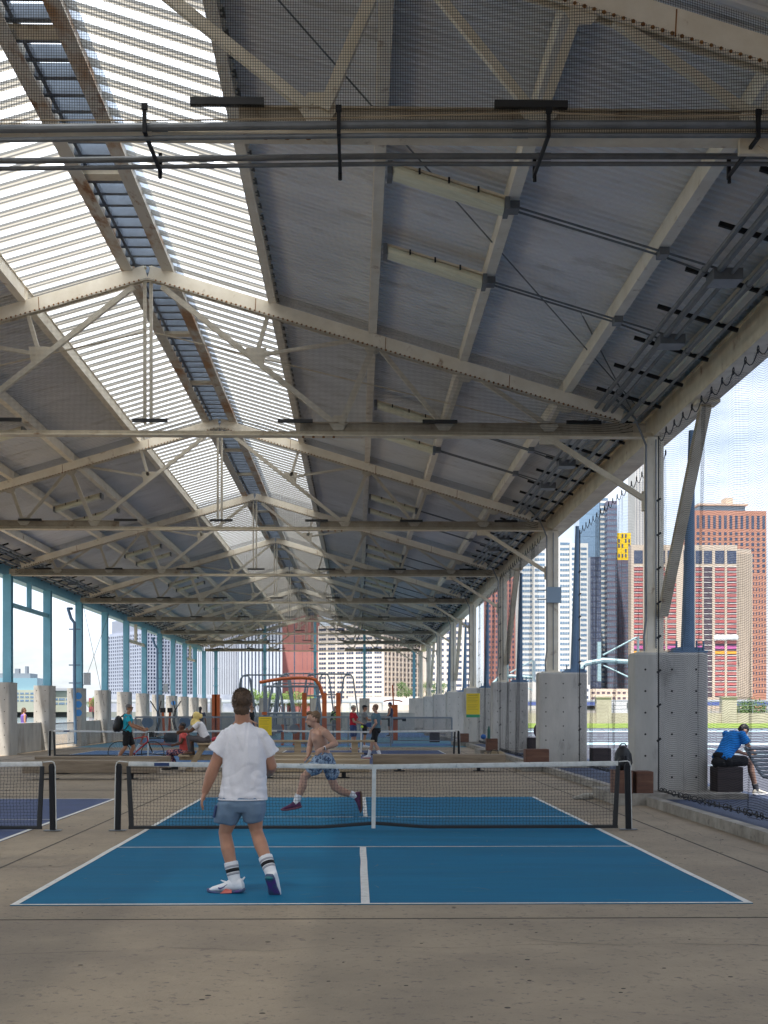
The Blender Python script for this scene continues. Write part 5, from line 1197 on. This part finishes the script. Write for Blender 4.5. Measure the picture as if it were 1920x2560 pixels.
build(a, 'eyes', HOLE, h_)
a = MB(); a.ell(hc-u*.078+f*.052, (.047,.042,.032), 12, 8, rot); build(a, 'beard', HAIRB, t, vox=.007, sm=1, disp=lambda c, n: n*.003*noise.noise(c*90))
CAMO = mat('patterned_shorts', (.13,.20,.30), .85, (.32,.40,.50), 14, lo=.48, hi=.54, c3=(.045,.07,.13), sc3=19, lo3=.52, hi3=.56)
a = MB(); a.loft([ax(Z2(770,745),.118,.165,.18), ax(Z2(778,830),.135,.185,.2), ax(Z2(785,900),.135,.18,.1)], 24, 2.2)
a.cap(hpN+V3((0,0,.02)), hpN.lerp(knN,.50), .115, .118, 18); a.cap(hpF, hpF.lerp(knF,.46)+V3((.03,0,0)), .115, .122, 18)
sho = build(a, 'shorts', CAMO, t, vox=.0095, sm=3, disp=folds(.022, 9, 7, 5))
a = MB(); a.bar(wrN.lerp(elN,.08)+V3((0,-.034,-.02)), wrN.lerp(elN,.08)+V3((0,-.034,.02)), .034, .012, up=(1,0,0)); wt = build(a, 'watch', BLACK, t)
a = MB(); a.cyl(wrN.lerp(elN,.04), wrN.lerp(elN,.12), .033, n=14); build(a, 'watch_strap', WHITE_K, wt)
a = MB(); a.tube([Z2(700,350,-.06), Z2(665,400,-.12), Z2(635,440,-.12), Z2(600,470,-.03), Z2(598,455,.06), Z2(640,400,.1), Z2(690,350,.06)], .004, 6); build(a, 'necklace', mat('gold',(.7,.45,.15),.3,metal=.8), t)
sock(t, anN, knN, WHITE_K, 1.05, .13); sock(t, anF, knF, WHITE_K, 1.05, .10)
PLUM = mat('plum_shoe', (.07,.012,.06), .7, (.11,.02,.08), 14); PS = mat('plum_sole', (.16,.04,.07), .6)
shoe(t, anN, (-1,0,-.18), PLUM, PS, 1.05, 'plum trainer of the leading foot')
shoe(t, anF, (.02,.0,-1), PLUM, mat('tan_sole',(.13,.07,.04),.7), 1.08, 'plum trainer of the trailing foot, pointing down', sole_dir=(1,0,.05))
a = MB(); pw = wrF+V3((-.02,-.05,-.08)); a.cap(pw-V3((.03,0,.03)), pw+V3((.06,-.01,.07)), .013, .011, 10)
solo(a, 'paddle_grip', GREYP, 'short grey-and-white handle held in the runner\'s fist', 'paddle')

# ------------------------------------------------------------------ everyone else: one adjustable figure
def figure(label, X, Y, phi, h=1.75, z=0, J=None, sk=SK_O, hair=HAIRK, shirt=BLACKC, shorts=BLACKC, legs='shorts', shoes=BLACK, soles=WSH, socks=None, sleeve=.6, vox=.014, longhair=False, capm=None, look=None, fist=(False,False), bulk=1.0, glasses=False, sockh=.13, tank=False, hands=None, neckup=0):
    k = h/1.75; F = V3((math.cos(phi), math.sin(phi), 0)); Sd = V3((math.sin(phi), -math.cos(phi), 0))   # Sd = the person's right
    base = {'hip':(0,0,.93),'hpL':(-.09,0,.90),'hpR':(.09,0,.90),'knL':(-.11,.03,.49),'knR':(.11,.03,.49),'anL':(-.13,0,.095),'anR':(.13,0,.095),'tL':(-.1,1,0),'tR':(.1,1,0),
            'ch':(0,0,1.28),'shL':(-.185,0,1.42),'shR':(.185,0,1.42),'nk':(0,-.005,1.48),'hd':(0,.02,1.635),'elL':(-.25,-.02,1.14),'elR':(.25,-.02,1.14),'wrL':(-.25,.10,.90),'wrR':(.25,.10,.90),'hdL':(0,.4,-1),'hdR':(0,.4,-1)}
    base.update(J or {})
    O = V3((X, Y, z))
    W = {n: (O+Sd*v[0]*k+F*v[1]*k+V3((0,0,v[2]*k))) if n not in ('tL','tR','hdL','hdR') else (Sd*v[0]+F*v[1]+V3((0,0,v[2]))) for n, v in base.items()}
    t = thing('person', label, 'person', (X, Y, z)); lf = look and (Sd*look[0]+F*look[1]+V3((0,0,look[2]))) or F
    axis = (W['nk']-W['hip']).normalized(); tw = (W['shR']-W['shL']).normalized(); dp = tw.cross(axis)*-1; dp.normalize(); hw = (W['hpR']-W['hpL']).normalized(); hdv = hw.cross(V3((0,0,1)))*-1
    def trunk(mb, g, lo=0.0, hi=1.0):
        R_ = []
        for f_, w_, d_ in ((0,.150,.105),(.12,.160,.115),(.35,.135,.10),(.62,.155,.115),(.85,.165,.105),(.95,.12,.08),(1.0,.07,.06)):
            if lo <= f_ <= hi: c = W['hip'].lerp(W['nk'], f_); R_.append((c, tw*(w_*bulk+g)*k, dp*(d_*bulk+g)*k))
        mb.loft(R_, 20, 2.2)
    a = MB(); head(a, W['hd'], lf, k*1.0); a.cap(W['nk']-axis*.04*k, W['hd']-V3((0,0,.05*k)), .055*k, .052*k); trunk(a, -.012)
    for q in 'LR':
        arm(a, W['sh'+q], W['el'+q], W['wr'+q], k); leg(a, W['hp'+q], W['kn'+q], W['an'+q], -F, k)
        hv = W['hd'+q]; hand(a, W['wr'+q], hv, (Sd if q=='L' else -Sd), F, k, .4, fist[q=='R'])
    build(a, 'body', sk, t, vox=vox*.8, sm=2)
    f, s, u = face_frame(lf); rot = Matrix((s,f,u)).transposed(); hc = W['hd']
    if hair:
        a = MB(); a.ell(hc+u*.042*k-f*.020*k, (.080*k,.094*k,.085*k), 16, 12, rot); a.ell(hc-u*.01*k-f*.055*k, (.066*k,.045*k,.062*k), 12, 8, rot)
        if longhair: a.cap(hc-f*.07*k, hc-f*.10*k-u*.26*k, .062*k, .038*k)
        build(a, 'hair', hair, t, vox=vox*.7, sm=1, disp=lambda c, n: n*.005*noise.noise(c*50))
    if capm:
        a = MB(); a.ell(hc+u*.065*k-f*.01*k, (.086*k,.100*k,.068*k), 16, 10, rot); a.loft([(hc+u*.06*k+f*.07*k, s*.07*k, u*.008*k),(hc+u*.045*k+f*.165*k, s*.05*k, u*.006*k)], 12, 3); build(a, 'cap', capm, t, vox=.009, sm=1)
    if glasses: a = MB(); a.bar(hc+f*.092*k-s*.062*k+u*.014*k, hc+f*.092*k+s*.062*k+u*.014*k, .014, .032*k); a.bar(hc+f*.08*k+s*.07*k+u*.016*k, hc-f*.0*k+s*.08*k+u*.016*k, .006, .012); a.bar(hc+f*.08*k-s*.07*k+u*.016*k, hc-s*.08*k+u*.016*k, .006, .012); build(a, 'sunglasses', BLACK, t)
    a = MB(); trunk(a, .016, 0, .98)
    if not tank:
        for q in 'LR': e = W['sh'+q].lerp(W['el'+q], sleeve if sleeve <= 1 else 1); a.tube([W['sh'+q].lerp(W['nk'],.35)-V3((0,0,.035*k)), W['sh'+q].lerp(e,.4), e], [.050*k,.070*k,.078*k], 14); a.ell(W['sh'+q], .068*k)
    else:
        for q in 'LR': a.cap(W['sh'+q].lerp(W['nk'],.5), W['sh'+q].lerp(W['nk'],.35), .05*k, .05*k)
    if sleeve > 1:
        for q in 'LR': a.cap(W['el'+q], W['wr'+q], .058*k, .042*k)
    build(a, 'shirt', shirt, t, vox=vox*.8, sm=2, disp=folds(.012, 8, 4, X))
    a = MB(); c = W['hip']; trunk(a, .022, 0, .12); a.ell(c-V3((0,0,.03*k)), (.15*k*bulk,.15*k*bulk,.11*k))
    for q in 'LR':
        if legs == 'shorts': a.cap(W['hp'+q], W['hp'+q].lerp(W['kn'+q],.72), .105*k, .092*k, 16)
        else: a.cap(W['hp'+q], W['kn'+q], .105*k, .072*k, 16); a.cap(W['kn'+q], W['an'+q]+V3((0,0,.03)), .070*k, .052*k, 14)
    build(a, 'shorts' if legs == 'shorts' else 'trousers', shorts, t, vox=vox*.8, sm=2, disp=folds(.012, 8, 6, X+2))
    for q in 'LR':
        if socks: sock(t, W['an'+q], W['kn'+q], socks, k, sockh)
        shoe(t, W['an'+q], W['t'+q], shoes, soles, k*.98, vox=.010)
    return t, W
CY = cloth('cyan_cotton', (.02,.42,.55))
t, W = figure('grey-haired man in cyan T-shirt and black backpack wheeling a red and black bicycle', -6.82, 39.25, 0, 1.78, 0, {'elL':(-.20,.14,1.14),'elR':(.24,.16,1.13),'wrL':(-.12,.50,1.03),'wrR':(.16,.46,1.0),'hdL':(0,1,-.15),'hdR':(0,1,-.15),'knL':(-.1,.16,.5),'anL':(-.1,.05,.10),'knR':(.1,-.04,.49),'anR':(.1,-.28,.14),'nk':(0,.02,1.48),'hd':(0,.06,1.64),'tR':(.1,1,-.3)}, SK_O, HAIRG, CY, BLACKC, shoes=BLACK, look=(.25,1,0), glasses=True, fist=(True,True))
a = MB(); a.ell((-7.08,39.25,1.20),(.14,.17,.25)); a.ell((-7.17,39.25,1.10),(.09,.13,.15)); bp = build(a, 'x', BLACK, None, vox=.014, sm=2); bp.name = 'backpack'; props(bp, 'black backpack worn by the man in the cyan T-shirt', 'backpack')
a = MB()
for q in (-.13,.13): a.tube([(-6.99,39.25+q,1.40),(-6.88,39.25+q,1.50),(-6.72,39.25+q,1.42),(-6.70,39.25+q*1.15,1.25),(-6.85,39.25+q*1.3,1.04),(-7.02,39.25+q,1.0)], .018, 6); b = 1
ORG[bp.name] = bp.location.copy(); build(a, 'strap', BLACK, bp)
YH = cloth('yellow_headscarf', (.78,.60,.22)); CH_ = cloth('charcoal_leggings', (.085,.075,.08)); COR = cloth('coral_cotton', (.60,.09,.08)); FLO = mat('floral_leggings', (.03,.03,.09), .85, (.62,.25,.22), 22, lo=.50, hi=.54, c3=(.5,.42,.5), sc3=26, lo3=.58, hi3=.62)
t, W = figure('woman in yellow headscarf, white T-shirt and grey leggings sitting on the picnic table top', -3.95, 34.55, math.pi, 1.68, 0, {'hip':(0,.0,.88),'hpL':(-.1,.05,.86),'hpR':(.1,.05,.86),'knL':(-.12,.46,.92),'knR':(.13,.44,.90),'anL':(-.12,.42,.53),'anR':(.12,.38,.53),'ch':(0,.1,1.2),'nk':(0,.22,1.36),'shL':(-.18,.20,1.30),'shR':(.18,.20,1.30),'hd':(0,.29,1.50),'elL':(-.20,.40,1.10),'elR':(.2,.42,1.10),'wrL':(-.1,.66,1.10),'wrR':(.1,.68,1.08),'hdL':(0,1,-.3),'hdR':(0,1,-.5)}, SK_D, None, WHITE_T, CH_, legs='long', shoes=mat('brown_sandal',(.10,.05,.03),.7), soles=BLACK, sleeve=.55, look=(0,1,.02))
hc = W['hd']; f, s, u = face_frame((-1,0,.02)); rot = Matrix((s,f,u)).transposed()
a = MB(); a.ell(hc+u*.02-f*.035, (.098,.105,.112), 18, 12, rot); a.ell(hc-f*.13+u*.01, (.06,.06,.07), 12, 8, rot); a.cap(hc-u*.10-f*.02, hc-u*.20-f*.05, .085, .135, 16); a.cap(hc-u*.1+f*.04, hc-u*.18+f*.05, .06, .08)
build(a, 'headscarf', YH, t, vox=.011, sm=2, disp=folds(.014, 14, 9, 4))
t, W = figure('woman in coral top and floral leggings sitting low on the picnic table seat', -4.62, 35.25, math.pi+.15, 1.62, 0, {'hip':(0,0,.52),'hpL':(-.1,.05,.52),'hpR':(.1,.05,.52),'knL':(-.14,.44,.54),'knR':(.14,.42,.52),'anL':(-.12,.42,.10),'anR':(.12,.22,.10),'nk':(0,.02,1.10),'shL':(-.18,0,1.04),'shR':(.18,0,1.04),'ch':(0,0,.85),'hd':(0,.05,1.26),'elL':(-.24,.08,.80),'elR':(.24,.08,.80),'wrL':(-.1,.34,.72),'wrR':(.1,.34,.70),'hdL':(0,1,0),'hdR':(0,1,0)}, SK_D, HAIRK, COR, FLO, legs='long', shoes=BLACK, soles=BLACK, sleeve=.5, look=(0,1,0))
RT = cloth('red_cotton', (.50,.012,.025)); TG = cloth('teal_grey_shirt', (.11,.19,.23)); 
t, W = figure('man in red T-shirt and camouflage cap holding a paddle and yellow ball', -.15, 52.5, -.35, 1.80, 0, {'elR':(.25,.12,1.12),'wrR':(.12,.38,1.05),'wrL':(-.1,.38,1.02),'elL':(-.25,.10,1.12),'hdR':(0,1,0),'hdL':(0,1,0)}, SK_P, HAIRB, RT, NAVY, shoes=RT, soles=WSH, capm=mat('camo_cap',(.35,.33,.22),.8,(.6,.58,.5),30), look=(.0,1,-.1), socks=WHITE_K, fist=(True,True), sockh=.2)
a = MB(); a.box(-.01,.09,52.155,52.16,1.18,1.42); solo(a, 'shirt_print', WHITE_K, 'white number panel', 'print') if False else None
wr = W['wrR']; a = MB(); a.loft([(wr+V3((.06,-.04,-.05)),(.0,.014,0),(0,0,.018)),(wr+V3((.18,-.05,-.05)),(0,.014,0),(0,0,.02)),(wr+V3((.22,-.05,-.05)),(0,.006,0),(0,0,.085)),(wr+V3((.44,-.06,-.05)),(0,.006,0),(0,0,.10)),(wr+V3((.47,-.06,-.05)),(0,.006,0),(0,0,.07))], 12, 3)
solo(a, 'paddle', NAVY, 'dark blue paddle held by the man in the red T-shirt', 'paddle')
wl = W['wrL']; a = MB(); a.ell(P(905,1817,51.9), .055, 14, 10); solo(a, 'ball', mat('ball_yellow',(.6,.8,.05),.5), 'yellow-green ball at the hand of the man in red', 'ball', smooth=True)
figure('dark-haired person in grey top half hidden behind the man in red', .32, 56.5, 0, 1.82, 0, {'elR':(.25,.15,1.15),'wrR':(.2,.42,1.12),'hdR':(0,1,0)}, SK_O, HAIRK, cloth('grey_shirt',(.2,.21,.22)), BLACKC, capm=BLACKC, shoes=WSH, fist=(False,True))
figure('balding man in teal-grey T-shirt and black shorts striding on the far navy court', .62, 43.2, 2.75, 1.80, 0, {'knL':(-.12,-.02,.49),'anL':(-.14,-.22,.10),'knR':(.12,.18,.49),'anR':(.13,.30,.095),'elR':(.26,-.06,1.14),'wrR':(.22,.10,.90),'elL':(-.27,-.12,1.15),'wrL':(-.2,.08,.93)}, SK_P, mat('cropped_hair',(.25,.15,.10),.8), TG, BLACKC, shoes=WSH, soles=mat('red_sole',(.5,.08,.06),.6), socks=WHITE_K, sockh=.2, bulk=1.12, look=(0,1,0))
figure('man in dark tank top and blue cap using the orange press machine', 1.75, 68.9, 2.9, 1.80, .22, {'elL':(-.42,-.05,1.2),'elR':(.42,-.05,1.2),'wrL':(-.5,.1,1.0),'wrR':(.48,.1,1.0)}, SK_O, HAIRK, cloth('dark_tank',(.035,.04,.07)), BLACKC, capm=mat('indigo_cap',(.05,.05,.18),.7), tank=True, shoes=BLACK, fist=(True,True), look=(0,1,-.1))
figure('person in black T-shirt and sunglasses standing left of the yellow sign', -4.62, 57.6, -.3, 1.82, 0, {'elR':(.26,.02,1.14),'wrR':(.20,.24,1.02),'hdR':(0,1,-.3)}, SK_P, HAIRK, BLACKC, cloth('denim',(.06,.08,.14)), legs='long', glasses=True, shoes=WSH, look=(0,1,0))
figure('long-haired person walking behind the orange posts on the left', -7.65, 64.5, 1.4, 1.78, 0, {}, SK_O, HAIRK, cloth('slate_top',(.08,.09,.12)), BLACKC, legs='long', longhair=True)
figure('person in dark green and black jacket standing by the rightmost orange post', -1.25, 76, -2.2, 1.85, 0, {}, SK_P, HAIRB, mat('green_black_jacket',(.02,.025,.03),.8,(.25,.38,.12),5,lo=.52,hi=.56), cloth('grey_trousers',(.14,.14,.15)), legs='long', sleeve=1.2)
figure('woman in purple strapless top with long brown hair outside the left parapet', -14.3, 56.8, .5, 1.72, 0, {}, SK_L, HAIRB, cloth('purple_top',(.16,.10,.38)), CH_, longhair=True, tank=True, look=(.1,1,0))
t, W = figure('man in bright blue T-shirt sitting bent forward on the dark block by the first pier', 6.36, 22.75, .45, 1.78, 0.1, {'hip':(0,-.05,.62),'hpL':(-.11,0,.62),'hpR':(.11,0,.62),'knL':(-.2,.42,.60),'knR':(.16,.46,.60),'anL':(-.22,.40,.10),'anR':(.14,.62,.10),'nk':(0,.32,1.10),'shL':(-.2,.24,1.06),'shR':(.2,.24,1.06),'ch':(0,.1,.9),'hd':(0,.45,1.12),'elL':(-.25,.34,.82),'elR':(.26,.36,.82),'wrL':(-.08,.58,.72),'wrR':(.10,.60,.74),'hdL':(.3,1,-.1),'hdR':(-.3,1,-.1)}, SK_P, HAIRK, cloth('bright_blue_shirt',(.012,.22,.66)), BLACKC, shoes=mat('cream_trainer',(.62,.58,.5),.7), soles=WSH, socks=cloth('grey_sock',(.12,.12,.13)), bulk=1.12, look=(0,.6,-.95))
# light-coloured floor litter and leaves
bpy.data.scenes.remove(WORK)
